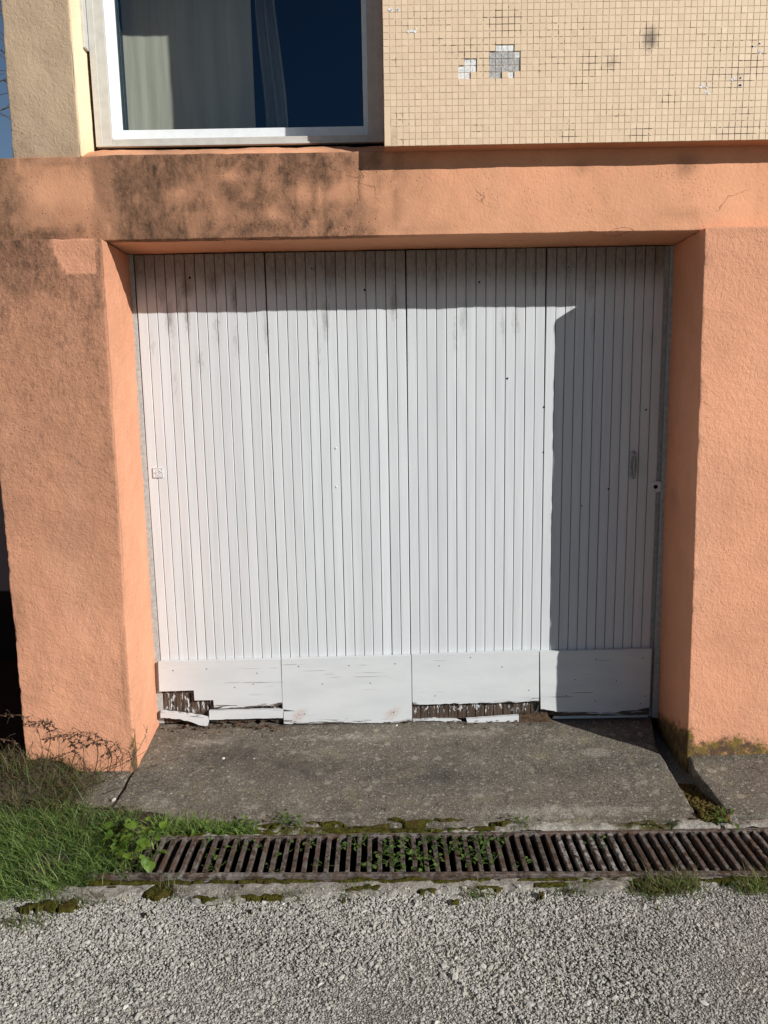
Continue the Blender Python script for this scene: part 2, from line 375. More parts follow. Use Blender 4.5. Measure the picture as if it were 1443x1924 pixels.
def m_concrete(name, a, b, light, k=1.0):
    g = G(name)
    big = g.noise(3.2, 6, .65); mid = g.noise(17, 6, .7); fine = g.noise(120, 5, .7)
    c = g.mix(g.map(big, .32, .68), a, b)
    c = g.mix(g.map(mid, .52, .72), c, tuple(q * .62 for q in a))
    c = g.mix(g.m_('MULTIPLY', g.map(fine, .47, .66), .65), c, tuple(q * 1.7 for q in b))
    c = g.mix(g.m_('MULTIPLY', g.map(g.noise(210, 3, .6), .55, .68), .6), c, tuple(q * .35 for q in a))
    pt = g.m_('MULTIPLY', g.map(g.noise(9, 6, .8, .5), .57, .70), .65); c = g.mix(g.m_('MULTIPLY', pt, k * 1.35, clamp=True), c, light)
    sp = g.voro(48, v=g.n("ShaderNodeTexNoise", 1, Vector=g.P, Scale=3.0) if False else None)
    rnd = g.n("ShaderNodeTexVoronoi", 1, Vector=g.P, Scale=48.0)
    on = g.map(g.n("ShaderNodeSeparateColor", 0, Color=rnd), .90, .91)
    yl = g.map(g.noise(6.5, 7, .75, v=g.vec(1, 1, 1, loc=(3, 7, 1))), .52, .70); c = g.mix(g.m_('MULTIPLY', yl, .75 * k), c, (.25, .215, .135))
    bl = g.map(g.noise(30, 7, .8, .2, v=g.vec(1, 1, 1, loc=(9, 2, 5))), .56, .66); c = g.mix(g.m_('MULTIPLY', bl, .8), c, (.36, .33, .28))
    dk = g.map(g.noise(42, 7, .8, .2, v=g.vec(1, 1, 1, loc=(1, 12, 5))), .56, .68); c = g.mix(g.m_('MULTIPLY', dk, .6), c, tuple(q * .42 for q in a))
    c = g.mix(g.m_('MULTIPLY', g.m_('MULTIPLY', g.map(sp, .10, .20, 1, 0), on), .7), c, (.50, .47, .41))
    zone = g.map(g.noise(5, 4, .6, v=g.vec(1, 1, 1, loc=(2, 6, 8))), .35, .65, .45, 1.0)
    c = g.mix(g.m_('MULTIPLY', g.map(g.noise(190, 3, .65, v=g.vec(1, 1, 1, loc=(8, 1, 2))), .56, .63), g.m_('MULTIPLY', zone, .75)), c, (.40, .365, .31))
    c = g.mix(g.m_('MULTIPLY', g.map(g.noise(150, 3, .65, v=g.vec(1, 1, 1, loc=(3, 9, 2))), .55, .63), .6), c, tuple(q * .42 for q in a))
    c = g.mix(g.m_('MULTIPLY', g.map(g.noise(85, 4, .75, v=g.vec(1, 1, 1, loc=(6, 6, 1))), .60, .66), .65), c, (.45, .42, .365))
    ms = g.attr("moss")
    fm = g.m_('MULTIPLY', g.map(g.m_('ADD', ms, g.m_('MULTIPLY', g.m_('SUBTRACT', g.noise(30, 5, .75), .5), 1.5)), .4, .75), g.map(ms, .02, .2))
    c = g.mix(fm, c, (.075, .07, .02))
    for sc_, wa_, lo_, hi_, on_, lc_, k_ in ((17.0, .05, .16, .34, .62, (.37, .335, .265), .62), (38.0, .02, .16, .32, .66, (.42, .39, .33), .72), (85.0, .008, .16, .30, .72, (.52, .49, .43), .8), (26.0, .04, .14, .32, .78, (.34, .29, .17), .6)):
        wv = g.warp(30.0, wa_)
        vd = g.n("ShaderNodeTexVoronoi", 0, Vector=wv, Scale=sc_); vc_ = g.n("ShaderNodeTexVoronoi", 1, Vector=wv, Scale=sc_)
        on2 = g.map(g.n("ShaderNodeSeparateColor", 1, Color=vc_), on_, on_ + .2)
        c = g.mix(g.m_('MULTIPLY', g.m_('MULTIPLY', g.map(vd, lo_, hi_, 1, 0), on2), k_), c, lc_)
    pa = g.attr("pale"); fp = g.m_('MULTIPLY', g.map(g.m_('ADD', pa, g.m_('MULTIPLY', g.m_('SUBTRACT', g.noise(26, 8, .82, .3, v=g.vec(1, 1, 1, loc=(5, 5, 5))), .5), 2.2)), .42, .85), g.map(pa, .02, .2))
    c = g.mix(g.m_('MULTIPLY', fp, g.map(g.noise(120, 5, .7, v=g.vec(1, 1, 1, loc=(1, 1, 7))), .38, .62, .2, .85)), c, (.43, .40, .335))
    gr = g.attr("grime"); fg = g.map(g.m_('ADD', gr, g.m_('MULTIPLY', g.m_('SUBTRACT', g.noise(14, 8, .8, .3), .5), 1.7)), .2, .9)
    c = g.mix(g.m_('MULTIPLY', fg, .72), c, (.06, .055, .047))
    h = g.m_('ADD', g.m_('MULTIPLY', fine, .7), g.m_('ADD', g.m_('MULTIPLY', mid, 1.0), g.m_('MULTIPLY', g.noise(300, 3), .3)))
    return g.done(c, .95, g.bump(h, 1.0, .009), .12)
MT['concrete'] = m_concrete("weathered concrete", (.108, .096, .077), (.180, .158, .124), (.35, .315, .25))
MT['curb'] = m_concrete("broken pale concrete", (.27, .25, .215), (.38, .355, .31), (.48, .46, .42), .8)
def m_gravel():
    g = G("crushed stone"); t = g.attr("tint"); t2 = g.attr("hue")
    c = g.mix(t, (.24, .232, .21), (.63, .605, .545)); c = g.mix(g.m_('MULTIPLY', t2, .55), c, (.50, .45, .36))
    c = g.mix(g.m_('MULTIPLY', g.map(g.noise(160, 4, .7), .4, .7), .3), c, (.20, .18, .16))
    return g.done(c, .85, g.bump(g.noise(260, 4), .4, .002), .25)
MT['gravel'] = m_gravel()
def m_ground():
    g = G("gravel ground"); v = g.voro(190); vc = g.n("ShaderNodeTexVoronoi", 1, Vector=g.P, Scale=190.0)
    s = g.n("ShaderNodeSeparateColor", 0, Color=vc)
    c = g.mix(s, (.24, .225, .195), (.46, .44, .395)); c = g.mix(g.map(v, .40, .7), c, (.19, .175, .15))
    c = g.mix(g.m_('MULTIPLY', g.map(g.noise(.35, 5), .55, .72), .7), c, (.075, .085, .03))
    return g.done(c, .95, g.bump(v, .9, -.012), .1)
MT['ground'] = m_ground()
MT['soil'] = plain("dark soil", (.075, .06, .042), .95, .05, nz=45, var=.6, bs=.9, bd=.01)
def m_iron():
    g = G("rusty cast iron"); t = g.attr("tint")
    a = g.noise(38, 6, .7); b = g.noise(150, 5, .7)
    c = g.mix(g.map(a, .35, .65), (.036, .025, .018), (.075, .053, .039))
    c = g.mix(g.m_('MULTIPLY', g.map(b, .5, .7), .6), c, (.125, .098, .078))
    c = g.mix(g.m_('MULTIPLY', t, g.map(a, .42, .58)), c, (.36, .345, .32))
    c = g.mix(g.m_('MULTIPLY', g.map(g.noise(14, 5, .7), .42, .66), .62), c, (.105, .052, .028))
    return g.done(c, .75, g.bump(b, .6, .0025), .3, .15)
MT['iron'] = m_iron()
MT['channel'] = plain("near-black channel", (.02, .018, .015), .9, .1)  # near-black; also paints the deep shade on the carport slab
def m_leaf(name, a, b, tr, rough=.45, k=.35):
    g = G(name); t = g.attr("tint"); c = g.mix(t, a, b)
    c = g.mix(g.m_('MULTIPLY', g.map(g.noise(55, 3), .4, .7), .25), c, tuple(q * .6 for q in a))
    return g.done(c, rough, None, .35, trans=(k, g.mix(t, tr, tuple(q * 1.2 for q in tr))))
MT['grass'] = m_leaf("green grass", (.034, .085, .024), (.25, .34, .09), (.20, .33, .06))
MT['drygrass'] = m_leaf("dry olive grass", (.070, .060, .024), (.27, .22, .115), (.14, .12, .05), .8)
MT['leaf'] = m_leaf("fresh green leaf", (.07, .145, .018), (.17, .265, .035), (.20, .32, .03))
MT['weed'] = m_leaf("small weed leaf", (.05, .10, .018), (.15, .22, .045), (.14, .24, .03))
MT['stem'] = m_leaf("brown dry stem", (.055, .030, .020), (.15, .095, .06), (.08, .05, .03), .8, .1)
MT['litter'] = m_leaf("dead leaf litter", (.06, .032, .02), (.20, .12, .07), (.10, .06, .03), .8, .15)
def m_moss():
    g = G("olive moss"); a = g.noise(70, 6, .75); b = g.noise(15, 3)
    c = g.mix(g.map(a, .3, .7), (.026, .025, .006), (.105, .098, .016)); c = g.mix(g.map(b, .5, .72), c, (.075, .05, .018))
    return g.done(c, 1.0, g.bump(a, 1.0, .012), .05)
MT['moss'] = m_moss()
def m_gmoss():
    g = G("brown cushion moss"); t = g.attr("tint"); a = g.noise(160, 4, .7)
    c = g.mix(t, (.045, .03, .012), (.14, .105, .03)); c = g.mix(g.map(a, .45, .7), c, (.17, .14, .05))
    return g.done(c, 1.0, g.bump(a, 1.0, .006), .05)
MT['gmoss'] = m_gmoss()
MT['bark'] = plain("grey bark", (.10, .075, .055), .9, .1)
MT['stone_white'] = plain("pale pebble", (.62, .59, .53), .7, .3, nz=90, var=.2)
def m_wall_shade():
    g = G("carport wall with painted shade"); sx = g.n("ShaderNodeSeparateXYZ", 2, Vector=g.P)
    c = g.mix(g.map(sx, .42, .435), (.012, .012, .013), (.16, .17, .20))  # near-black lower part paints deep shade into the wall colour
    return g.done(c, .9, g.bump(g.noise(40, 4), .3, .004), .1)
MT['wall_shade'] = m_wall_shade()
MT['roofing'] = plain("grey roofing", (.25, .24, .23), .9, .1)

# ================================================================== SETTING: ground
GZ = -0.078
def ground_sheet():
    xs = [-220, -1.32, 1.95, 220]; ys = [-220, -1.118, -0.842, 220]
    v = [(x, y, GZ) for x in xs for y in ys]
    f = [(i * 4 + j, (i + 1) * 4 + j, (i + 1) * 4 + j + 1, i * 4 + j + 1) for i in range(3) for j in range(3) if not (i == 1 and j == 1)]
    return tag(mk("ground", v, f, MT['ground']), kind="structure")
ground_sheet()
b = MB()
x0, x1, y0, y1, zb, zt = -1.32, 1.95, -1.118, -0.842, -0.42, GZ
v = [(x0, y0, zt), (x1, y0, zt), (x1, y1, zt), (x0, y1, zt), (x0, y0, zb), (x1, y0, zb), (x1, y1, zb), (x0, y1, zb)]
b.add(v, [(0, 1, 5, 4), (1, 2, 6, 5), (2, 3, 7, 6), (3, 0, 4, 7), (4, 5, 6, 7)])
tag(b.build("drain_channel", MT['channel']), kind="structure")

# concrete apron in front of the door
def xr(y): return np.interp(-y, [-.1, .02, .14, .28, .5, .84], [1.30, 1.278, 1.245, 1.214, 1.203, 1.194])
def apron_warp(P):
    P = P.copy(); t = (P[:, 0] + 1.113) / 2.313
    P[:, 0] += t ** 6 * (xr(P[:, 1]) - 1.20) * 1.0
    P[:, 2] += np.where(P[:, 2] > -.12, -0.050 * np.clip(-P[:, 1] / .80, 0, 1.1), 0)
    fr = sstep(-.70, -.81, P[:, 1])
    P[:, 1] += fr * 0.014 * fbm(P * np.array([1, 0, 0]), 7, 4, 9)
    return P
AP_SP = [(-.72, -.28, .22, .12, .75), (-.40, -.38, .40, .15, .62), (.15, -.45, .35, .16, .55), (.75, -.45, .25, .10, .5), (.4, -.25, .3, .08, .45), (-.7, -.60, .3, .06, .4)]
AP_PALE = [(.93, -.31, .10, .05, .9), (.80, -.20, .16, .06, .6), (1.02, -.55, .14, .12, .55), (.70, -.74, .5, .06, .85), (-.1, -.74, .5, .05, .55), (-.85, -.16, .20, .06, .7), (-.2, -.14, .5, .06, .7), (.35, -.12, .35, .05, .7), (-.95, -.62, .12, .12, .6), (-.55, -.67, .12, .05, .6), (.4, -.60, .35, .08, .5), (1.10, -.72, .08, .08, .5), (-.15, -.30, .3, .06, .45)]
tag(block("concrete_apron", (-1.113, 1.20), (-.808, .06), (-.2, .0), MT['concrete'], res=.02, r=.014, chip=.6, amp=.0025, warp=apron_warp, seed=3,
      attrs={"moss": lambda P: .42 * sstep(-.74, -.82, P[:, 1]) + .35 * sstep(-.12, 0, P[:, 1]) * sstep(-.2, -.9, P[:, 0]) + .5 * np.exp(-((P[:, 0] - .75) / .12) ** 2 - ((P[:, 1] + .05) / .05) ** 2),
             "grime": lambda P: spots(P[:, 0], P[:, 1], AP_SP), "pale": lambda P: spots(P[:, 0], P[:, 1], AP_PALE)}), kind="structure")
def pave_warp(P):
    P = P.copy(); P[:, 2] += np.where(P[:, 2] > -.12, -0.045 * np.clip((-P[:, 1] - .4) / .42, -.2, 1.1), 0)
    P[:, 1] += sstep(-.72, -.80, P[:, 1]) * .012 * fbm(P * np.array([1, 0, 0]), 6, 3, 4)
    P[:, 0] += sstep(1.4, 1.29, P[:, 0]) * .01 * fbm(P * np.array([0, 1, 0]), 8, 3, 5)
    return P
tag(block("pavement", (1.302, 3.8), (-.812, -.30), (-.2, .002), MT['concrete'], res=.022, resx=.04, r=.014, chip=.6, amp=.003, warp=pave_warp, seed=8,
      attrs={"moss": lambda P: .4 * sstep(-.5, -.41, P[:, 1]), "grime": lambda P: .45 * sstep(-.52, -.40, P[:, 1])}), kind="structure")
tag(block("footpath_slab", (-1.62, -1.122), (-.70, -.20), (-.2, -.004), MT['concrete'], res=.022, r=.012, chip=.6, amp=.004, seed=18,
      warp=lambda P: P + np.stack([0 * P[:, 0], 0 * P[:, 0], np.where(P[:, 2] > -.1, -.06 * np.clip((-P[:, 1] - .3) / .4, 0, 1), 0)], 1),
      attrs={"moss": lambda P: .25 + 0 * P[:, 0], "grime": lambda P: .25 * sstep(-1.25, -1.13, P[:, 0])}), kind="structure")

# heightfield helper
def hfield(name, x, y, res, fz, mat, kind="structure", attrs=None, cull=None, **kw):
    X = np.arange(x[0], x[1] + 1e-6, res); Y = np.arange(y[0], y[1] + 1e-6, res)
    gx, gy = np.meshgrid(X, Y, indexing='ij'); p = np.stack([gx.ravel(), gy.ravel(), 0 * gx.ravel()], 1)
    z = fz(p[:, 0], p[:, 1], p); p[:, 2] = z
    nx, ny = len(X), len(Y); I, J = np.meshgrid(np.arange(nx - 1), np.arange(ny - 1), indexing='ij')
    a = (I * ny + J).ravel(); F = np.stack([a, a + ny, a + ny + 1, a + 1], 1)
    if cull is not None:
        zz = z[F]; F = F[(zz.max(1) > cull)]
    A = {k: f(p) for k, f in attrs.items()} if attrs else None
    o = mk(name, p, F, mat, None, True, A); tag(o, kind=kind); return o
# mortar rim behind the grate
RX = [-1.3, -1.0, -.6, -.4, -.25, 0, .3, .55, .7, 1.0, 1.2, 2.2]; RH = [0, .2, .5, 1.0, .8, .55, .6, 1.0, 1.1, .8, .8, .8]
hfield("mortar_rim", (-1.3, 2.2), (-.852, -.79), .006,
       lambda x, y, p: -.064 + .010 * fbm(p, 16, 4, 31) + .012 * np.interp(x, RX, RH) * sstep(-.852, -.842, y) - .012 * sstep(-.815, -.795, y), MT['curb'],
       attrs={"moss": lambda p: .45 + .5 * fbm(p, 5, 2, 77), "grime": lambda p: .2 + .3 * fbm(p, 6, 2, 71)})
# broken kerb strip between grate and gravel
def kerb_h(x, y, p):
    prof = np.interp(x, [-1.25, -1.12, -1.0, -.86, -.78, -.72, -.6, -.3, 0, .2, .5, .72, .84, .95, 1.05, 1.5, 2.2],
                     [-.1, .6, 1.0, .75, -.6, .6, 1.4, 1.0, .75, 1.0, .9, .85, .1, -.2, .7, .75, .7])
    front = -1.135 - .062 * prof + .018 * fbm(p * np.array([1, 0, 0]), 9, 4, 41) + .006 * fbm(p, 40, 2, 42)
    h = sstep(-.010, .008, y - front) * sstep(-1.120, -1.128, y)
    return GZ - .02 + .036 * h + .0035 * fbm(p, 30, 4, 43) * h
hfield("kerb", (-1.3, 2.2), (-1.25, -1.116), .005, kerb_h, MT['curb'], cull=GZ - .012,
       attrs={"moss": lambda p: .5 * sstep(-1.150, -1.125, p[:, 1]) + .25 * fbm(p, 5, 3, 5), "grime": lambda p: .25 + .4 * fbm(p, 7, 3, 6)})

# gravel as separate stones
def ico():
    t = (1 + 5 ** .5) / 2
    v = np.array([(-1, t, 0), (1, t, 0), (-1, -t, 0), (1, -t, 0), (0, -1, t), (0, 1, t), (0, -1, -t), (0, 1, -t), (t, 0, -1), (t, 0, 1), (-t, 0, -1), (-t, 0, 1)], float)
    f = np.array([(0, 11, 5), (0, 5, 1), (0, 1, 7), (0, 7, 10), (0, 10, 11), (1, 5, 9), (5, 11, 4), (11, 10, 2), (10, 7, 6), (7, 1, 8), (3, 9, 4), (3, 4, 2), (3, 2, 6), (3, 6, 8), (3, 8, 9), (4, 9, 5), (2, 4, 11), (6, 2, 10), (8, 6, 7), (9, 8, 1)])
    return v / np.linalg.norm(v[0]), f
ICO = ico()
def stones(name, pos, size, mat, tint, hue, flat=(.55, .85), kind="stuff"):
    n = len(pos); V, F = ICO
    v = V[None] * (1 + R.uniform(-.38, .38, (n, 12, 1)))
    sc = np.stack([R.uniform(.75, 1.35, n), R.uniform(.7, 1.1, n), R.uniform(*flat, n)], 1)
    v = v * sc[:, None]
    q = R.normal(size=(n, 4)) * np.array([1, .22, .22, .8]); q /= np.linalg.norm(q, axis=1, keepdims=True)
    w, x, y, z = q.T
    Rm = np.stack([1 - 2 * (y * y + z * z), 2 * (x * y - z * w), 2 * (x * z + y * w), 2 * (x * y + z * w), 1 - 2 * (x * x + z * z), 2 * (y * z - x * w), 2 * (x * z - y * w), 2 * (y * z + x * w), 1 - 2 * (x * x + y * y)], 1).reshape(n, 3, 3)
    v = np.einsum('nij,nkj->nki', Rm, v) * size[:, None, None] + pos[:, None]
    f = (F[None] + (np.arange(n) * 12)[:, None, None]).reshape(-1, 3)
    o = mk(name, v.reshape(-1, 3), f, mat, None, False, {"tint": np.repeat(tint, 12), "hue": np.repeat(hue, 12)})
    if kind: tag(o, kind=kind)
    return o
def gravel():
    n = 250000
    x = R.uniform(-2.3, 2.3, n); y = -1.17 - R.uniform(0, 1, n) ** 1.15 * 1.65
    p = np.stack([x, y, 0 * x], 1)
    k = kerb_h(x, y, p) < GZ + .004
    k2 = ~k & (R.random(n) < .10) & (fbm(p, 9, 3, 66) > -.1); k = k | k2
    cl = fbm(p, 5, 3, 61)
    size = .0019 + .0034 * R.random(n) ** 1.7 + np.where(R.random(n) < .03, R.uniform(.001, .006, n), 0)
    size *= 1 + .08 * cl
    veg = fbm(p, 6, 3, 99)
    k &= ~((y > -1.25) & (veg > .25) & (R.random(n) < .8))
    x, y, size = x[k], y[k], size[k]; m = len(x)
    z = GZ + .001 + size * R.uniform(-.1, .30, m) + .004 * fbm(np.stack([x, y, 0 * x], 1), 3, 3, 62) + R.uniform(0, .0010, m)
    onk = k2[k]; z = np.where(onk, kerb_h(x, y, np.stack([x, y, 0 * x], 1)) + size * .3, z)
    tint = np.clip(.44 + .17 * R.normal(size=m) + .14 * fbm(np.stack([x, y, 0 * x], 1), 2.2, 3, 64), 0, 1); tint = np.where(R.random(m) < .02, 1.0, tint)
    hue = np.clip(R.normal(.25, .3, m), 0, 1)
    o = stones("gravel", np.stack([x, y, z], 1), size, MT['gravel'], tint, hue, (.45, .75))
    tag(o, "grey crushed gravel covering the ground before the drain", "gravel")
gravel()

# ================================================================== HOUSE
house = empty("house")
tag(house, "orange rendered house front with mosaic panel, window and white garage door", "house")
def lint_grime(P):
    x, z = P[:, 0], P[:, 2]
    q = P * np.array([1, 1, .55])
    n = fbm(q, 7, 4, 2); n2 = fbm(P, 27, 3, 12); n3 = fbm(P * np.array([1, 1, .1]), 24, 3, 15)
    reg = np.interp(x, [-1.6, -1.47, -1.43, -1.38, -1.15, -1.02, -.9, -.35, -.15, -.06, .0, .25, .6], [1.0, 1.0, .70, .42, .50, .85, .98, .92, .90, .72, .38, .14, .04])
    g = reg * (.95 + .22 * n + .40 * n2 + .28 * n3)
    L = [(-1.49, 2.42, .05, .14, 1.0), (-1.02, 2.51, .12, .04, .9), (-.95, 2.40, .10, .10, .9), (-.74, 2.34, .12, .12, 1.0), (-.70, 2.47, .10, .06, .95), (-.50, 2.47, .16, .05, .95), (-.45, 2.36, .10, .08, .85),
         (-.25, 2.48, .12, .05, 1.0), (-.12, 2.49, .08, .05, .95), (-1.36, 2.228, .20, .035, 1.0), (-1.2, 2.25, .10, .03, .6), (-.5, 2.25, .35, .05, .95), (-.9, 2.25, .22, .05, .85), (-.70, 2.52, .3, .02, 1.0), (-1.25, 2.505, .12, .03, .6),
         (1.215, 2.45, .05, .05, .45), (.8, 2.45, .03, .03, .3), (1.2, 2.27, .1, .03, .2), (.1, 2.23, .25, .03, .35)]
    g = np.maximum(g, spots(x, z, L) * (1 + .3 * n2))
    g = np.maximum(g, (.72 + .5 * n2 + .3 * n3) * sstep(2.455, 2.515, z) * sstep(-.02, -.12, x) * np.interp(x, [-1.5, -1.4, -1.1, -1.0], [1, .55, .6, 1]))
    g = np.maximum(g, .6 * sstep(2.225, 2.206, z) * sstep(.2, -.4, x) * (P[:, 1] < -.28))
    hole = spots(x, z, [(-.79, 2.376, .06, .035, .75), (-.585, 2.445, .04, .03, .8), (-1.24, 2.40, .12, .08, .35), (-.30, 2.37, .09, .04, .5), (-.62, 2.31, .05, .04, .4), (-.42, 2.30, .05, .025, .5), (-.15, 2.37, .06, .05, .45)])
    g = np.where(P[:, 1] > -.27, .12, np.maximum(g - .8 * hole * (1 + .8 * n2), .36 * reg))
    return np.clip(g, 0, 1)
def zero(P): return np.zeros(len(P))
block("lintel", (-3.5, 3.6), (-.32, .12), (2.206, 2.525), MT['lintel'], house, res=.018, resx=.02, r=.007, chip=.7, amp=.0030, nsc=6, seed=21, fine=.0010,
      attrs={"grime": lint_grime, "moss": lambda P: .35 * spots(P[:, 0], P[:, 2], [(-1.40, 2.235, .15, .03, 1), (-.13, 2.48, .08, .04, .6)])})
# left pillar
def pl_warp(P):
    P = P.copy(); s = (P[:, 0] + 1.575) / .485; t = np.clip(P[:, 2] / 2.2, 0, 1); d = (P[:, 1] + .395) / .395
    P[:, 0] += s * ((-.002 - .008 * (1 - t)) + .005 * t - .016 * np.clip(d, 0, 1)) + (1 - s) * .012 * t
    P[:, 1] += -.006 * (1 - t) * (1 - np.clip(d, 0, 1))
    return P
def pl_grime(P):
    x, z = P[:, 0], P[:, 2]
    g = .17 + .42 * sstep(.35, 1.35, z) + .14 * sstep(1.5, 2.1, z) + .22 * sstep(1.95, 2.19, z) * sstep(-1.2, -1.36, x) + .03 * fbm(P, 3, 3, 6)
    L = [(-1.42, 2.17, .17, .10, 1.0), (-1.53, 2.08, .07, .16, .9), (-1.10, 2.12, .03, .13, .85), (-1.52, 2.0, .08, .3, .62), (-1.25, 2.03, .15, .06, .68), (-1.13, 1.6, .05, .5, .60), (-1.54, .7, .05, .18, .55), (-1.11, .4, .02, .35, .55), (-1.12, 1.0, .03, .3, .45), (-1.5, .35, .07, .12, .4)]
    g = np.maximum(g, spots(x, z, L))
    # freshly patched render, a clean lump near the top
    e = fbm(P, 14, 4, 4) * .014
    xl = np.interp(z, [2.06, 2.08, 2.11, 2.20], [-1.195, -1.235, -1.252, -1.290])
    patch = sstep(-.006, .006, x - xl + e) * sstep(.006, -.006, x + 1.108 + e) * sstep(2.063, 2.075, z + e)
    g = g * (1 - .62 * patch)
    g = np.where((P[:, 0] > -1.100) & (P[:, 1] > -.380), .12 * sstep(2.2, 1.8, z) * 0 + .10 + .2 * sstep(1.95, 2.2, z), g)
    return np.clip(g, 0, 1)
def pl_moss(P):
    x, z = P[:, 0], P[:, 2]
    return .55 * sstep(.16, -.02, z) * (.6 + .4 * fbm(P, 5, 2, 3)) * np.where((x > -1.100) & (P[:, 1] > -.380), .35 * sstep(-.30, -.37, P[:, 1]), 1) + .75 * np.exp(-((x + 1.095) / .012) ** 2) * sstep(.35, .05, z) * (P[:, 1] < -.36)
block("pillar", (-1.575, -1.09), (-.395, .25), (-.12, 2.203), MT['stucco'], house, res=.014, r=.012, chip=.9, amp=.003, nsc=6, warp=pl_warp, seed=31, fine=.0016,
      attrs={"grime": pl_grime, "moss": pl_moss})
# right pier and wall
def pr_warp(P):
    P = P.copy(); s = 1 - np.clip((P[:, 0] - 1.285) / .6, 0, 1); t = np.clip(P[:, 2] / 2.2, 0, 1); d = np.clip((P[:, 1] + .395) / .395, 0, 1)
    P[:, 0] += s * (.013 - .026 * t + d * (.012 + .014 * t))
    P[:, 1] += (1 - d) * (-.008 + .016 * t) * s
    return P
def pr_moss(P):
    x, y, z = P.T
    top = .085 + .05 * fbm(P * np.array([1, 0, 0]), 6, 3, 12)
    f = .75 * sstep(top + .03, top - .06, z) + .12 * sstep(.25, .1, z)
    j = sstep(-.36, -.30, y) * (x < 1.31)
    return np.clip(np.where(x < 1.30, 1.1 * sstep(.20, .02, z + .25 * (y + .35)), f), 0, 1)
block("wall", (1.285, 3.6), (-.395, .25), (-.14, 2.203), MT['stucco'], house, res=.013, resx=.03, r=.012, chip=.9, amp=.0025, nsc=5, warp=pr_warp, seed=41, fine=.0014,
      attrs={"grime": lambda P: np.where(P[:, 0] > 1.292, .05 + .10 * np.clip(fbm(P, 2, 2, 7), 0, 1) + .22 * sstep(2.15, 2.2, P[:, 2]), .10 + .25 * np.exp(-((P[:, 2] - 1.1) / .06) ** 2 - ((P[:, 1] + .12) / .05) ** 2)), "moss": pr_moss})
# sloping sill under the window
X = np.arange(-1.19, .05, .012); ys = [-.316, -.27, -.21, -.10]; zs = [2.518, 2.546, 2.574, 2.583]
V = []; 
for yy, zz in zip(ys, zs):
    p = np.stack([X, 0 * X + yy, 0 * X + zz], 1); p[:, 2] += .004 * fbm(p, 12, 3, 51); V.append(p)
V = np.concatenate(V); n = len(X)
F = np.array([(j * n + i, j * n + i + 1, (j + 1) * n + i + 1, (j + 1) * n + i) for j in range(3) for i in range(n - 1)])
mk("window_sill", V, F, MT['lintel'], house, True, {"grime": .25 + .35 * fbm(V, 6, 3, 52), "moss": zero(V)})
block("corner_pillar", (-1.442, -1.176), (-.30, .25), (2.515, 4.3), MT['cement'], house, res=.016, r=.007, chip=.9, amp=.003, nsc=7, seed=61, fine=.0012,
      warp=lambda P: P + np.stack([.02 * (P[:, 2] - 2.5) * (1 - (P[:, 0] + 1.442) / .266), 0 * P[:, 0], 0 * P[:, 0]], 1),
      attrs={"grime": lambda P: .22 + .4 * spots(P[:, 0], P[:, 2], [(-1.40, 2.57, .06, .05, 1), (-1.42, 2.7, .04, .2, .7), (-1.2, 2.56, .05, .03, .9)]), "moss": zero})
block("window_reveal", (-1.176, -1.168), (-.298, -.156), (2.53, 3.74), MT['yellow'], house, res=.02, r=.002, amp=.0012, seed=65,
      attrs={"grime": lambda P: .03 + .35 * sstep(2.70, 2.53, P[:, 2]), "moss": zero})
for (a_, b_, c_, d_) in ((-1.157, -.20, 2.965, 3.74), (-1.158, -.19, 2.54, 2.565)):
    mb = MB(); mb.box(-1.1685, a_, b_, -.16, c_, d_, b=.002); mb.build("joint_filler", MT['alu'], house)

# ---- window
mb = MB(); mb.box(-1.150, .02, -.138, -.05, 2.57, 2.6038); mb.build("gap_shade_bar", MT['dark'], house)  # black bar added to paint the shaded gap below the window frame
win = MB()
FY0, FY1 = -.155, -.045
def framebars(mb, xa, xb, za, zb, wl, wr, wb, wt, y0, y1, b=.002):
    mb.box(xa, xa + wl, y0, y1, za, zb, b=b); mb.box(xb - wr, xb, y0, y1, za, zb, b=b)
    mb.box(xa + wl, xb - wr, y0, y1, za, za + wb, b=b); mb.box(xa + wl, xb - wr, y0, y1, zb - wt, zb, b=b)
framebars(win, -1.156, .026, 2.604, 3.725, .064, .060, .030, .05, FY0, FY1)
framebars(win, -1.156, .026, 2.6035, 3.7255, .026, .026, .008, .03, FY0 - .006, FY0 + .001, b=.001)
w = win.build("window", MT['alu'], house)
sa = MB(); framebars(sa, -1.1025, -.0355, 2.6355, 3.6735, .032, .022, .056, .05, -.078, -.038)
sa.box(-1.0915, -1.088, -.150, -.079, 2.636, 3.673, b=.001)
s_ = sa.build("sash", MT['alu_white'], w)
ga = MB(); framebars(ga, -1.0705, -.0575, 2.6915, 3.6235, .005, .005, .004, .004, -.066, -.042, b=.001); ga.build("gasket", MT['gasket'], w)
gl = MB(); gl.add([(-1.07, -.055, 2.69), (-.057, -.055, 2.69), (-.057, -.055, 3.63), (-1.07, -.055, 3.63)], [(0, 1, 2, 3)]); gl.build("glass_pane", MT['glass'], w)
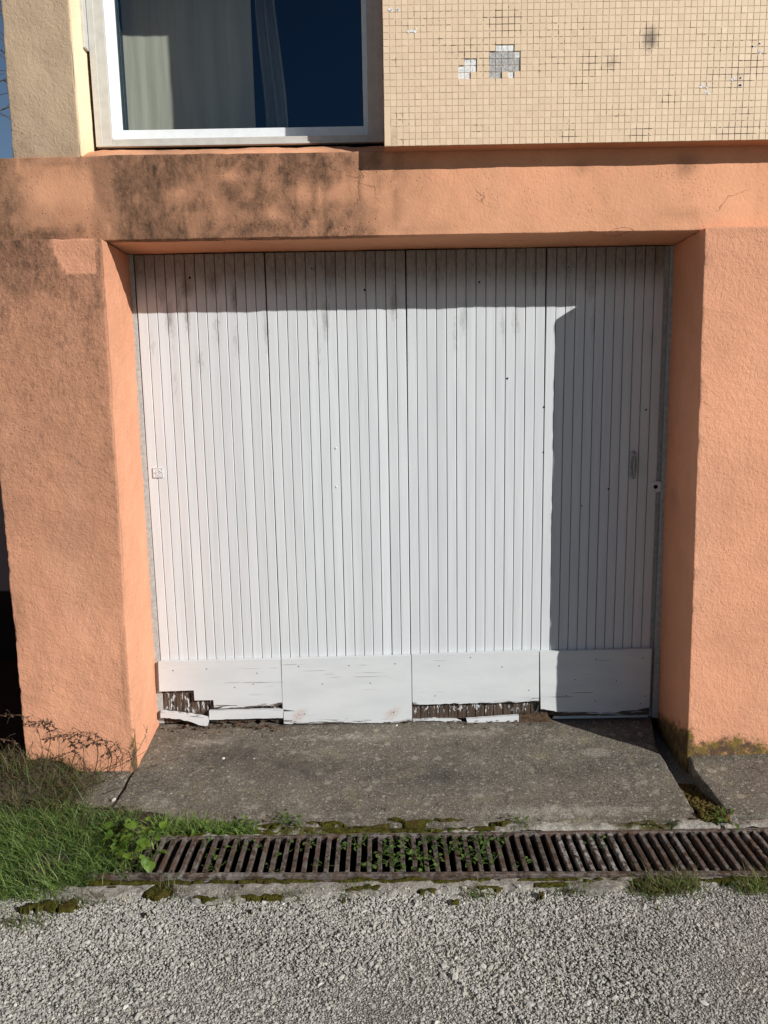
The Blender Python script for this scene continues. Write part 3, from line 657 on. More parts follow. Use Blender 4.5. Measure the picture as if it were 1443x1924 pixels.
# room behind the window
def shell(name, x, y, z, mat, parent, open_front=True):
    v = [(a, b_, c) for a in x for b_ in y for c in z]
    f = [(0, 2, 3, 1), (4, 5, 7, 6), (2, 6, 7, 3), (0, 4, 6, 2), (1, 3, 7, 5)]
    return mk(name, v, f, mat, parent)
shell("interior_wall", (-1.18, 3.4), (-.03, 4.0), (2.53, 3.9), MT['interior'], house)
shell("garage_interior", (-1.2, 1.6), (.06, 3.8), (-.02, 2.3), MT['garage_dark'], house)
block("upper_wall", (-1.18, .03), (-.20, -.02), (3.73, 4.3), MT['cement'], house, res=.06, attrs={"grime": lambda P: .2 + zero(P), "moss": zero})
sh = MB(); sh.box(-1.44, 3.6, 4.02, 4.2, -.1, 4.3); sh.box(-1.44, -1.20, .26, 4.02, 2.53, 4.3); sh.box(3.41, 3.6, .26, 4.02, -.1, 4.3); sh.box(-1.44, -1.21, .26, 4.02, -.1, 2.2)
o = sh.build("outer_wall", MT['cement'], house, False, {"grime": np.zeros(sh.n), "moss": np.zeros(sh.n)})
sh = MB(); sh.box(-1.5, 3.65, -.30, 4.25, 4.305, 4.42, b=.01); sh.build("roof", MT['roofing'], house)
# carport at the left
sh = MB(); sh.box(-3.5, -1.45, .125, 3.0, 2.33, 2.52); sh.box(-3.5, -3.2, -.31, -.0, -.1, 2.203); sh.box(-3.5, -3.4, .0, 3.0, -.1, 2.32)
sh.build("carport", MT['lintel'], house, False, {"grime": np.full(sh.n, .2), "moss": np.zeros(sh.n)})
sh = MB(); sh.box(-3.39, -1.60, -.30, 1.0, -.12, -.012); sh.build("carport_shade_slab", MT['channel'], house)  # near-black slab added; its colour stands in for the carport's deep shade
sh = MB(); sh.box(-3.39, -1.45, 1.0, 1.1, -.1, 2.325); sh.build("carport_wall", MT['wall_shade'], house)

# ---- mosaic panel
PX0, PX1, PZ0, PZ1, PIT = .027, 3.6, 2.518, 4.3, .02345
DARK = [(x_, z_, .02 + .03 * k_, .015 + .03 * k_, .25 + .35 * k_) for x_, z_, k_ in np.stack([R.uniform(.05, 1.6, 22), R.uniform(2.53, 3.1, 22), R.random(22) ** 2], 1)] + [(.483, 2.95, .07, .05, .95), (1.028, 2.886, .035, .05, 1.0), (.887, 2.805, .035, .04, .85), (.803, 2.80, .045, .05, .75), (.34, 2.85, .09, .05, .6), (.45, 2.82, .08, .07, .6), (.76, 2.733, .05, .04, .5), (1.0, 2.549, .05, .03, .8), (1.38, 2.55, .12, .04, .7),
        (1.24, 2.71, .05, .03, .55), (1.36, 2.75, .06, .06, .7), (1.43, 2.79, .04, .06, .7), (.24, 2.88, .03, .04, .5), (.1, 2.62, .06, .05, .35), (.9, 2.63, .1, .03, .4), (.73, 2.545, .04, .03, .7), (.13, 2.92, .04, .03, .4), (.68, 2.9, .2, .08, .32), (.2, 2.96, .2, .05, .33), (1.3, 2.85, .15, .1, .3)]
TGR = [(1.028, 2.880, .03, .045, .9), (.887, 2.800, .025, .035, .55), (.80, 2.80, .02, .03, .35), (1.375, 2.745, .02, .05, .45), (1.24, 2.71, .02, .02, .2), (.06, 2.545, .02, .02, .4), (.73, 2.54, .015, .02, .35), (1.3, 2.6, .1, .05, .08)]
missing = {}
def cell(px_x, z): return int((px_x - PX0) / PIT), int((z - PZ0) / PIT)
c0 = cell(.341, 2.795); c1 = cell(.483, 2.817)
for dx, dz in ((1, 1), (0, 1), (0, 0), (1, 0), (-1, 0), (-1, -1), (0, -1)): missing[(c0[0] + dx, c0[1] + dz)] = 'w'
rows = {2: (-1, 1), 1: (-2, 2), 0: (-2, 2), -1: (-2, 2), -2: (-2, 2)}
for dz, (a, b_) in rows.items():
    for dx in range(a, b_ + 1):
        if (dz == -2 and dx in (0, 2)): continue
        white = dz == 2 or (dx == 2 and dz == 1) or (dz == -2 and dx == 1)
        missing[(c1[0] + dx, c1[1] + dz)] = 'w' if white else 'g'
PAINT = {}
for (px_, pz_) in ((1.362, 2.732), (1.243, 2.706), (1.421, 2.861), (.128, 2.927), (.073, 3.01)):
    c = cell(px_, pz_); PAINT[c] = 1; PAINT[(c[0] + 1, c[1])] = 1
    if px_ > 1: PAINT[(c[0] + 1, c[1] - 1)] = 1
panel = block("mosaic_panel", (PX0, PX1), (-.3952, .10), (PZ0, PZ1), [MT['grout'], MT['lintel']], house, res=.03, resx=.03, r=.003, chip=.6, amp=.0008, seed=71, fine=.0002,
      attrs={"grime": lambda P: np.where(P[:, 2] < PZ0 + .001, .3, spots(P[:, 0], P[:, 2], DARK)), "moss": zero, "mortar": zero},
      midx=lambda P, F: ((P[F][:, :, 2].max(1) < PZ0 + .004) | (P[F][:, :, 0].max(1) < PX0 + .001)).astype(np.int32))
def tiles():
    V = []; F = []; T = []; n = 0
    nx = int((1.95 - PX0) / PIT); nz = int((3.35 - PZ0) / PIT)
    mort = [MB(), MB()]; gv = []; gf = []
    for i in range(nx):
        for j in range(nz):
            xa, xb, za, zb = PX0 + i * PIT, PX0 + (i + 1) * PIT, PZ0 + j * PIT + (.0004 if j == 0 else 0), PZ0 + (j + 1) * PIT
            if (i, j) not in missing:
                k = len(gv); gv += [(xa, -.3991, za), (xb, -.3991, za), (xb, -.3991, zb), (xa, -.3991, zb)]; gf.append((k, k + 1, k + 2, k + 3))
            else:
                for (di, dj, e) in ((1, 0, ((xb, za), (xb, zb))), (-1, 0, ((xa, zb), (xa, za))), (0, 1, ((xb, zb), (xa, zb))), (0, -1, ((xa, za), (xb, za)))):
                    if (i + di, j + dj) not in missing:
                        k = len(gv); (p0, q0), (p1, q1) = e; gv += [(p0, -.3991, q0), (p1, -.3991, q1), (p1, -.395, q1), (p0, -.395, q0)]; gf.append((k, k + 1, k + 2, k + 3))
            if (i < 1 and j < 6) or (i < 2 and j < 3): continue
            x = PX0 + i * PIT + .0006; z = PZ0 + j * PIT + .0006; s = PIT - .0014
            if (i, j) in missing:
                m = 1 if missing[(i, j)] == 'g' else 0
                h = R.uniform(.0003, .0009)
                mort[(i > 16) * 1].box(x + .0003, x + s - .0003, -.3955 - h, -.394, z + .0005, z + s - .0005, m, b=.0002)
                continue
            jx, jz = R.normal(0, .00022, 2); x += jx; z += jz
            yo = -.4000 + R.normal(0, .00022); b_ = .0006
            tl = R.normal(0, .010, 2)
            for (ix, iy, iz) in ((0, .0036, 0), (b_, 0, b_)):
                for (ux, uz) in ((0, 0), (1, 0), (1, 1), (0, 1)):
                    xx = x + (s - ix if ux else ix); zz = z + (s - iz if uz else iz)
                    V.append((xx, yo + iy + tl[0] * (ux - .5) * s + tl[1] * (uz - .5) * s, zz))
            F += [(n + 4, n + 5, n + 6, n + 7)] + [(n + k, n + (k + 1) % 4, n + 4 + (k + 1) % 4, n + 4 + k) for k in range(4)]
            n += 8; T += [np.clip(R.normal(.5, .16), 0, 1)] * 8
    V = np.array(V)
    mk("mosaic_tiles", V, np.array(F), MT['tile'], panel, False, {"tint": T, "grime": spots(V[:, 0], V[:, 2], TGR)})
    gv = np.array(gv); mk("grout", gv, gf, MT['grout'], panel, False, {"grime": spots(gv[:, 0], gv[:, 2], DARK), "moss": zero(gv), "mortar": zero(gv)})
    for q in mort: q.build("mortar_bed", [MT['mortar_white'], MT['mortar_grey']], panel)
    for (i, j) in PAINT:
        pm = MB()
        for k in range(2):
            x = PX0 + i * PIT + R.uniform(0, .012); z = PZ0 + j * PIT + R.uniform(0, .012)
            pts = [(x + R.uniform(.002, .009) * math.cos(a), z + R.uniform(.002, .007) * math.sin(a)) for a in np.arange(8) * .785]
            pm.poly_xz(pts, -.4008, -.3996)
        pm.build("paint_flake", MT['mortar_white'], panel)
    mo = MB(); mo.box(PX0 + .001, PX0 + PIT, -.3992, -.39, PZ0 + .003, PZ0 + 6 * PIT, b=.001); mo.box(PX0 + PIT, PX0 + 2 * PIT, -.3990, -.39, PZ0 + .003, PZ0 + 3 * PIT, b=.001)
    mo.build("corner_mortar", MT['tile'], panel, False, {"tint": np.full(mo.n, .6), "grime": np.full(mo.n, .12)})
tiles()

# ---- garage door
DSP = [(-.818, 1.734, .020, .06, .80), (-.932, 1.63, .016, .08, .55), (-1.028, 1.808, .02, .07, .4), (-.942, 1.923, .02, .08, .75), (-.862, 1.922, .014, .07, .75), (-.731, 1.86, .018, .09, .55), (-.647, 1.802, .018, .08, .5), (-.967, 2.03, .025, .05, .5), (-.511, 1.86, .012, .1, .7), (-.245, 1.90, .018, .09, .7), (-.328, 1.702, .012, .09, .45), (.332, 1.808, .014, .09, .5), (.368, 1.901, .02, .07, .6), (.605, 1.88, .018, .08, .5), (.546, 1.865, .014, .08, .5),
       (-.858, 2.06, .03, .05, .9), (-.739, 2.08, .03, .05, .7), (-.649, 2.01, .014, .06, .8), (-.22, 2.117, .03, .06, .5), (.06, 1.975, .02, .08, .6), (.95, 1.85, .014, .07, .5), (1.215, 1.793, .015, .06, .8), (.935, 2.029, .03, .05, .5), (-.032, 2.136, .02, .05, .5), (-.45, 2.1, .03, .07, .4), (1.15, 1.25, .06, .10, .33), (.25, 2.1, .025, .08, .45), (.85, 1.95, .012, .08, .4), (-.3, 1.95, .01, .1, .4), (.12, 1.8, .008, .2, .35), (-.51, 1.5, .006, .3, .4)]
for q in R.uniform(0, 1, (14, 4)):
    DSP.append((-1.08 + 2.33 * q[0], 1.55 + .6 * q[1] ** .6, .008 + .008 * q[2], .04 + .08 * q[3], .25 + .3 * q[2]))
door = MB(); door.box(-1.12, 1.28, .0215, .05, .012, 2.2)
gd = door.build("garage_door", MT['garage_dark'], house)
for q in ((-1.125, -1.086, .001, .055, .012, 2.203), (1.283, 1.325, -.006, .055, .0, 2.203), (1.262, 1.2825, .012, .055, .0, 2.203)):
    m = MB(); m.box(*q, b=.002); m.build("edge_strip", MT['greypaint'], gd)
gd["label"] = "white vertical board garage door in four leaves, rotten along the bottom"
leaves = [(-1.084, -.5075, 13), (-.5068, .1147, 14), (.1154, .7357, 14), (.7364, 1.262, 12)]
HOLES = [(.567, 1.637), (1.04, 1.125), (.918, 1.049), (-.069, 2.035), (.833, 2.117), (.735, 1.506), (1.20, 1.486), (.44, 2.06), (-.84, 2.1), (-.3, 2.13), (.735, 1.30)]
LIGHT = [(-.216, 1.336), (-.218, 1.157)]
def leaf(x0, x1, nb):
    Z = np.concatenate([[.014, .03, .05, .08, .11, .14, .18, .22, .3], np.linspace(.4, 2.2, 66)])
    w = (x1 - x0) / nb; PX = []; PY = []; BI = []
    for k in range(nb):
        a = x0 + k * w; yo = R.normal(0, .0006); tl = R.normal(0, .0006)
        wa = R.uniform(.0028, .0036)
        us = [0, .0016, .0017, wa] + list(np.linspace(wa, w - wa, 7)[1:-1]) + [w - wa, w - .0010, w - .0009]
        for u in us:
            dep = .010 if (u < .00165 or u > w - .00095) else (.0022 if (u < .0018 or u > w - .0012) else 0)
            PX.append(a + u); PY.append(dep + yo + tl * (u / w - .5) * 2); BI.append(k)
    PX.append(x1 + .0001); PY.append(.02); PX = np.array(PX); PY = np.array(PY); PY[0] = .02
    gap = .0017 * sstep(1.2, 2.2, Z)
    gx, gz = np.meshgrid(PX, Z, indexing='ij'); gy = np.repeat(PY[:, None], len(Z), 1)
    mid = (x0 + x1) / 2
    gx = mid + (gx - mid) * (1 - gap[None] * 2 / (x1 - x0)) + .0006 * np.sin(gz * 2.1 + x0 * 9)
    V = np.stack([gx.ravel(), gy.ravel(), gz.ravel()], 1)
    V[:, 2] += np.where(V[:, 2] < .02, .012 * fbm(V, 30, 2, 5), 0)
    nz = len(Z); I, J = np.meshgrid(np.arange(len(PX) - 1), np.arange(nz - 1), indexing='ij'); a = (I * nz + J).ravel()
    F = [tuple(q) for q in np.stack([a, a + nz, a + nz + 1, a + 1], 1)]
    m = MB(); m.add(V, F)
    for (hx, hz) in HOLES:
        if x0 < hx < x1: m.disc((hx, -.0012, hz), R.uniform(.003, .0052), n=9, m=1)
    for (hx, hz) in LIGHT:
        if x0 < hx < x1: m.disc((hx, -.0008, hz), .006, n=10, m=0, dome=.003)
    P = np.array(m.v)
    gvv = np.concatenate([(np.repeat(PY[:, None], len(Z), 1).ravel() > .006).astype(float), np.zeros(len(P) - len(V))])
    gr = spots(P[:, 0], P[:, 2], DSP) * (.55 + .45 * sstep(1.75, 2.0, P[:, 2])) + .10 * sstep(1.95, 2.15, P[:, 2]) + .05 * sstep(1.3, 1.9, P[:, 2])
    top = .92 * sstep(1.98, 2.14, P[:, 2])  # soffit shade painted into the upper boards, mixed with dirt
    rot = .56 * sstep(.24, .19, P[:, 2]) + .2 * sstep(.06, .02, P[:, 2])
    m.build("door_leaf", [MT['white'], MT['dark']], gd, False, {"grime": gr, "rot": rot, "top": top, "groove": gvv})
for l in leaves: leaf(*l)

def ragged(pts, amp, step=.012, seed=0, only=None):
    out = []; n = len(pts)
    for i in range(n):
        a = np.array(pts[i], float); c = np.array(pts[(i + 1) % n], float); L = np.linalg.norm(c - a)
        k = max(1, int(L / step)) if (only is None or i in only) else 1
        for j in range(k):
            p = a + (c - a) * j / k
            if 0 < j and k > 1:
                nn = np.array([-(c - a)[1], (c - a)[0]]) / L
                p = p + nn * amp * fbm(np.array([[p[0], p[1], seed]]), 40, 3, seed)[0]
            out.append(tuple(p))
    return out
plates = [
 ([(-1.092, .186), (-.927, .189), (-.926, .138), (-.836, .138), (-.834, .096), (-.60, .100), (-.560, .104), (-.533, .098), (-.505, .114), (-.505, .338), (-1.088, .334)], {4, 5, 6, 7}, 1),
 ([(-.502, .010), (-.05, .008), (.118, .009), (.118, .343), (-.501, .338), (-.504, .085), (-.44, .075), (-.50, .070)], {0, 1}, 2),
 ([(.121, .097), (.42, .099), (.730, .102), (.726, .357), (.121, .345)], {0, 1}, 3),
 ([(.739, .063), (.775, .058), (.815, .047), (.853, .030), (1.05, .027), (1.262, .027), (1.262, .357), (.731, .352)], {0, 1, 2, 3, 4}, 4)]
SCREW = [[(-1.02, .29), (-.86, .295), (-.62, .27), (-.64, .215), (-.73, .20)], [(-.42, .30), (-.18, .30), (-.31, .21), (-.08, .21), (.04, .305), (-.40, .06), (.03, .06)], [(.40, .33), (.23, .14), (.55, .28), (.68, .16), (.25, .29)], [(.90, .21), (1.0, .31), (1.1, .20), (1.22, .31), (1.0, .10), (1.22, .085), (.86, .13), (1.24, .12)]]
RUST = [[], [(-.418, .055, .012, .016, 1), (.03, .062, .008, .008, .9)], [], []]
for (pts, ed, sd), sc, ru in zip(plates, SCREW, RUST):
    m = MB()
    z1 = .33
    m.poly_xz(ragged(pts, .0035, .012, sd, ed), -.024, -.004)
    for (sx, sz) in sc: m.disc((sx, -.0246, sz), .0030, n=8, m=1)
    o = m.build("kick_plate", [MT['plate'], MT['rotwood']], gd)
    # subdivide the front so that wear can be stored on it
    import bmesh
    bm = bmesh.new(); bm.from_mesh(o.data)
    for zc in (.06, .09, .12, .16, .2, .26):
        bmesh.ops.bisect_plane(bm, geom=bm.verts[:] + bm.edges[:] + bm.faces[:], plane_co=(0, 0, zc), plane_no=(0, 0, 1))
    x = -1.1
    while x < 1.3:
        bmesh.ops.bisect_plane(bm, geom=bm.verts[:] + bm.edges[:] + bm.faces[:], plane_co=(x, 0, 0), plane_no=(1, 0, 0)); x += .045
    bm.to_mesh(o.data); bm.free(); o.data.update()
    co = np.empty(len(o.data.vertices) * 3); o.data.vertices.foreach_get("co", co); co = co.reshape(-1, 3)
    zmin = np.array([min([p[1] for p in pts if abs(p[0] - q) < .35] or [0]) for q in co[:, 0]])
    edge = np.minimum(np.abs(co[:, 0] - pts[0][0]), np.abs(co[:, 0] - max(p[0] for p in pts)))
    rot = .62 * sstep(.05, 0, co[:, 2] - zmin) + (.25 if sd in (1, 4) else .12) * sstep(.06, 0, edge) * sstep(.3, .1, co[:, 2])
    rot += {1: .2, 2: .05, 3: .02, 4: .18}[sd] * sstep(.14, .03, co[:, 2])
    for nme, arr in (("rot", rot), ("rust", spots(co[:, 0], co[:, 2], ru) if ru else np.zeros(len(co)))):
        at = o.data.attributes.new(nme, 'FLOAT', 'POINT'); at.data.foreach_set("value", arr.astype(np.float32))
def plank(pts, y0, y1, mat, rotv, seed, ed=None, amp=.004):
    m = MB(); m.poly_xz(ragged(pts, amp, .010, seed, ed), y0, y1)
    return m.build("loose_plank", mat, gd, False, {"rot": np.full(m.n, rotv), "rust": np.zeros(m.n), "grime": np.zeros(m.n)})
plank([(-1.092, .056), (-.99, .045), (-.955, .036), (-.90, .014), (-.868, .012), (-.864, .052), (-.98, .074), (-1.088, .089)], -.034, -.014, MT['plate'], .42, 11)
plank([(-.861, .038), (-.504, .040), (-.502, .086), (-.70, .0855), (-.859, .084)], -.024, -.008, MT['plate'], .18, 12, {0}, .002)
plank([(.385, .001), (.635, .001), (.634, .034), (.380, .020)], -.026, -.008, MT['plate'], .1, 13, {2}, .001)
plank([(.637, -.002), (.80, .000), (.765, .030), (.70, .036), (.637, .036)], -.028, -.006, MT['rotwood'], .5, 14)
plank([(.80, .004), (1.262, .004), (1.262, .016), (.81, .018)], -.006, .010, MT['plate'], .35, 15, {2}, .002)
plank([(.122, .006), (.30, .004), (.36, .003), (.33, .014), (.2, .018), (.122, .016)], -.012, .0, MT['plate'], .55, 16)
# flush pull handle
m = MB()
def rring(cx, cz, w, h, n=24, e=4):
    t = np.arange(n) * 2 * np.pi / n; c, s = np.cos(t), np.sin(t)
    return np.stack([cx + w * np.sign(c) * np.abs(c) ** (2 / e), cz + h * np.sign(s) * np.abs(s) ** (2 / e)], 1)
cx_, cz_ = 1.150, 1.235; n = 24
L0 = rring(cx_, cz_, .018, .066); L1 = rring(cx_, cz_, .0168, .0648); L2 = rring(cx_, cz_ - .003, .012, .046, e=2.4); L3 = rring(cx_ + .001, cz_ - .003, .0095, .043, e=2.4)
ys_ = [0.0, -.010, -.010, -.0016]
V = [(p[0], y, p[1]) for L, y in zip((L0, L1, L2, L3), ys_) for p in L]; V.append((cx_, -.0016, cz_))
F = [(r_ * n + j, r_ * n + (j + 1) % n, (r_ + 1) * n + (j + 1) % n, (r_ + 1) * n + j) for r_ in range(3) for j in range(n)] + [(3 * n + j, 3 * n + (j + 1) % n, 4 * n) for j in range(n)]
m.add(V, F)
m.tube([(cx_ + .004, -.006, cz_ + .04), (cx_ + .002, -.012, cz_ + .02), (cx_ - .001, -.014, cz_), (cx_ + .001, -.012, cz_ - .02), (cx_ + .004, -.006, cz_ - .042)], [.003, .0042, .0048, .0042, .003], 8)
m.disc((cx_, -.0104, cz_ + .056), .003, m=1); m.disc((cx_, -.0104, cz_ - .058), .003, m=1)
m.build("handle", [MT['greypaint'], MT['dark']], gd)
m = MB(); cx_, cz_ = 1.256, 1.132
L0 = rring(cx_, cz_, .026, .026, e=12); L1 = rring(cx_, cz_, .025, .025, e=12); L2 = rring(cx_, cz_, .0095, .0095, e=2); L3 = L2
V = [(p[0], y, p[1]) for L, y in zip((L0, L1, L2, L3), (.002, -.006, -.006, .004)) for p in L]
m.add(V, [(r_ * n + j, r_ * n + (j + 1) % n, (r_ + 1) * n + (j + 1) % n, (r_ + 1) * n + j) for r_ in range(3) for j in range(n)])
m.disc((cx_, -.0064, cz_), .0098, n=20, m=1); m.build("lock_plate", [MT['white'], MT['dark']], gd, False, {"grime": np.full(m.n, .15), "rot": np.zeros(m.n), "top": np.zeros(m.n)})
# embossed square badge
m = MB(); bx, bz = -1.0355, 1.2375; h = .0235
m.box(bx - h, bx + h, -.0045, .0, bz - h, bz + h, b=.0008)
for (a, b_, c, d) in ((-h + .001, h - .001, h - .004, h - .001), (-h + .001, h - .001, -h + .001, -h + .004), (-h + .001, -h + .004, -h + .004, h - .004), (h - .004, h - .001, -h + .004, h - .004)):
    m.box(bx + a, bx + b_, -.0068, -.0044, bz + c, bz + d, b=.0007)
m.tube([(bx - .019, -.0052, bz + .006), (bx - .012, -.0056, bz - .001), (bx - .004, -.0056, bz + .010), (bx + .004, -.0056, bz + .013), (bx + .012, -.0056, bz + .006), (bx + .019, -.0052, bz + .001)], .0024, 6)
m.tube([(bx - .009, -.0052, bz - .006), (bx - .004, -.0056, bz + .002), (bx + .004, -.0056, bz + .002), (bx + .009, -.0052, bz - .006), (bx, -.0054, bz - .010), (bx - .009, -.0052, bz - .006)], .0020, 6)
m.tube([(bx - .015, -.005, bz - .0155), (bx + .015, -.005, bz - .0155)], .0016, 6)
m.build("badge", MT['white'], gd, False, {"grime": np.full(m.n, .12), "rot": np.zeros(m.n)})

# ---- curtain inside the window
def curtain():
    X = np.linspace(-1.215, -.578, 150); Z = np.array([2.56, 2.7, 2.9, 3.1, 3.3, 3.6, 3.72])
    V = []
    for z in Z:
        y = .38 + .0007 * np.sin(X * 75 + .8 * np.sin(X * 17)) + .0012 * np.sin(X * 23 + 1.3) + .002 * np.sin(z * 3 + X * 9)
        V.append(np.stack([X, y, 0 * X + z], 1))
    n = len(X); V = np.concatenate(V)
    F = np.array([(j * n + i, j * n + i + 1, (j + 1) * n + i + 1, (j + 1) * n + i) for j in range(len(Z) - 1) for i in range(n - 1)])
    o = mk("curtain", V, F, MT['curtain'], None, True)
    tag(o, "pale linen curtain hanging behind the left half of the window", "curtain")
    Z = np.linspace(2.56, 3.72, 24); U = np.linspace(0, 1, 40); V = []
    for z in Z:
        wd = .085 + .03 * math.sin(z * 2.7)
        x = -.560 + U * wd + .012 * math.sin(z * 5); y = .52 + .03 * np.sin(U * 14 + z * 1.2) + .02 * np.sin(z * 7 + U * 3)
        V.append(np.stack([x, y, 0 * U + z], 1))
    n = len(U); V = np.concatenate(V)
    F = np.array([(j * n + i, j * n + i + 1, (j + 1) * n + i + 1, (j + 1) * n + i) for j in range(len(Z) - 1) for i in range(n - 1)])
    o = mk("curtain", V, F, MT['curtain'], None, True)
    tag(o, "narrow gathered drape in the dark behind the middle of the window", "curtain")
curtain()

# ================================================================== DRAIN GRATE
def ln(x, a, b): return a + b * x
RR = (-.8565, -.0062); FR = (-1.1005, -.0225); GT = -.056       # rear rail and front rail lines, top height
grate = empty("drain_grate", (0, -.97, GT)); tag(grate, "rusty cast iron slotted drain grate with weeds growing through its bars", "drain grate")
GXA, GXB = -1.06, 1.80
def railmesh(name, L, dy0, dy1, z0, z1, b=.003):
    X = np.linspace(GXA, GXB, 120); sec = [(dy0, z0), (dy0, z1 - b), (dy0 + b, z1), (dy1 - b, z1), (dy1, z1 - b), (dy1, z0)]
    V = []
    for s in sec:
        p = np.stack([X, ln(X, *L) + s[0], 0 * X + s[1]], 1); p[:, 1:] += .0012 * np.stack([fbm(p, 18, 3, 81), fbm(p, 15, 3, 82)], 1); V.append(p)
    n = len(X); V = np.concatenate(V) - np.array([0, -.97, GT])
    F = [(j * n + i, j * n + i + 1, (j + 1) * n + i + 1, (j + 1) * n + i) for j in range(5) for i in range(n - 1)]
    F += [tuple(j * n for j in range(6)), tuple(j * n + n - 1 for j in range(5, -1, -1))]
    return mk(name, V, F, MT['iron'], grate, False, {"tint": .25 + .4 * np.clip(fbm(V, 3, 2, 83), 0, 1)})
railmesh("rail", RR, -.012, .004, GT - .03, GT)
railmesh("rail", FR, -.006, .014, GT - .03, GT)
railmesh("frame", FR, -.022, -.0075, GT - .045, GT - .012)
railmesh("frame", RR, .0055, .012, GT - .045, GT - .003)
def bars():
    x = GXA + .012; k = 0
    while x < GXB - .02:
        x += .0387 + R.normal(0, .0008) + (.003 if -.05 < x < .12 else 0)
        yr = ln(x, *RR) - .0125; yf = ln(x, *FR) + .0145; w = .0085 + R.normal(0, .0004)
        sec = [(-w * .8, GT - .032), (-w, GT - .005), (-w * .75, GT - .0015), (w * .75, GT - .0015), (w, GT - .005), (w * .8, GT - .032)]
        Y = np.linspace(yr, yf, 12); V = []
        for s in sec:
            p = np.stack([x + s[0] + 0 * Y + R.normal(0, .0002), Y, s[1] + 0 * Y], 1); p[:, [0, 2]] += .0011 * np.stack([fbm(p, 40, 3, 91), fbm(p, 35, 3, 92)], 1); V.append(p)
        n = 12; V = np.concatenate(V) - np.array([0, -.97, GT])
        F = [(j * n + i, (j + 1) * n + i, (j + 1) * n + i + 1, j * n + i + 1) for j in range(5) for i in range(n - 1)]
        t = .15 + .15 * R.random() + (.85 if .62 < x < .86 else 0) + (.4 if 1.0 < x < 1.1 or x > 1.3 else 0) * R.random()
        ends = np.abs(V[:, 1] - V[:, 1].mean()) / .115
        mk("bar", V, F, MT['iron'], grate, False, {"tint": np.clip(t + .4 * ends ** 6, 0, 1)})
        k += 1
bars()

# ================================================================== VEGETATION
def blades(name, base, length, az, lean, droop, width, mat, tint, seg=5, kind="stuff", label=None, cat=None, group=None):
    n = len(base); t = np.linspace(0, 1, seg + 1)
    el0 = np.pi / 2 - lean
    el = el0[:, None] - droop[:, None] * t[None] ** 1.3
    st = length[:, None] / seg
    dh = np.cos(el) * st; dv = np.sin(el) * st
    H = np.concatenate([np.zeros((n, 1)), np.cumsum(dh[:, :-1], 1)], 1); Vz = np.concatenate([np.zeros((n, 1)), np.cumsum(dv[:, :-1], 1)], 1)
    azw = az[:, None] + R.normal(0, .25, n)[:, None] * t[None]
    cx = base[:, 0:1] + H * np.cos(azw); cy = base[:, 1:2] + H * np.sin(azw); cz = base[:, 2:3] + Vz
    cz = np.maximum(cz, GZ + .002)
    rot = R.uniform(0, np.pi, n)
    w = width[:, None] * (1 - t[None] ** 2.2) * .5 + .0002
    sx = np.cos(rot)[:, None] * w; sy = np.sin(rot)[:, None] * w
    L = np.stack([cx - sx, cy - sy, cz], -1); Rr = np.stack([cx + sx, cy + sy, cz], -1)
    V = np.stack([L, Rr], 2).reshape(n, -1, 3); k = (seg + 1) * 2
    f = np.array([(2 * i, 2 * i + 1, 2 * i + 3, 2 * i + 2) for i in range(seg)])
    F = (f[None] + (np.arange(n) * k)[:, None, None]).reshape(-1, 4)
    o = mk(name, V.reshape(-1, 3), F, mat, None, True, {"tint": np.repeat(np.clip(tint, 0, 1), k)})
    tag(o, label, cat, group, kind); return o
# soil under the grass
def soil_h(x, y, p):
    e = sstep(-.86, -1.12, x + .25 * fbm(p, 4, 3, 5) + .5 * np.maximum(0, -(y + 1.1))) * sstep(-1.13, -1.03, y + .04 * fbm(p, 6, 2, 6))
    b2 = sstep(-1.18, -1.5, x) * sstep(-.70, -.55, y) * sstep(-.1, -.35, y)
    return GZ - .01 + .05 * e * sstep(-.55, -.70, y) + .13 * b2 + .010 * fbm(p, 14, 4, 7)
hfield("soil", (-2.9, -.80), (-1.35, -.05), .02, soil_h, MT['soil'])
def soilz(x, y): return soil_h(x, y, np.stack([x, y, 0 * x], 1))
# main green clump
n = 12500
x = -2.3 + 1.42 * R.random(n) ** .75; y = R.uniform(-1.19, -.66, n)
cl0 = fbm(np.stack([x, y, 0 * x], 1), 9, 3, 10)
k = (x < -.93 - .10 * fbm(np.stack([x, y, 0 * x], 1), 5, 2, 8) - .45 * np.maximum(0, y + .80) - 2.2 * np.maximum(0, -1.08 - y)) & ((y < -.70) | (x < -1.2) | (R.random(n) < .25)) & (cl0 > -.95 * R.random(n))
x, y = x[k], y[k]; n = len(x)
cl = fbm(np.stack([x, y, 0 * x], 1), 6, 3, 10)
ln_ = np.clip(R.normal(.088, .032, n) * (1 + .6 * cl), .02, .18) * (1 - .45 * sstep(-1.15, -.9, x)) * (.38 + .62 * sstep(-.68, -.86, y))
az = R.normal(-2.3, 1.3, n)
blades("grass", np.stack([x, y, np.maximum(soilz(x, y), GZ)], 1), ln_, az, np.abs(R.normal(.5, .3, n)), np.abs(R.normal(1.6, .6, n)), R.uniform(.0016, .0036, n), MT['grass'], .45 + .34 * R.normal(size=n) + .25 * cl, 6, label="thick green grass overgrowing the left end of the drain", cat="grass")
q = R.integers(0, n, 700)
blades("dry_grass", np.stack([x[q] + R.normal(0, .01, 700), y[q], np.maximum(soilz(x[q], y[q]), GZ) + .01], 1), R.uniform(.04, .12, 700), R.uniform(0, 6.28, 700), R.uniform(.5, 1.5, 700), R.uniform(.2, 1.6, 700), R.uniform(.0012, .0026, 700), MT['drygrass'], R.uniform(.4, 1.1, 700), 5, label="straw coloured dead blades mixed into the green grass clump", cat="dry grass")
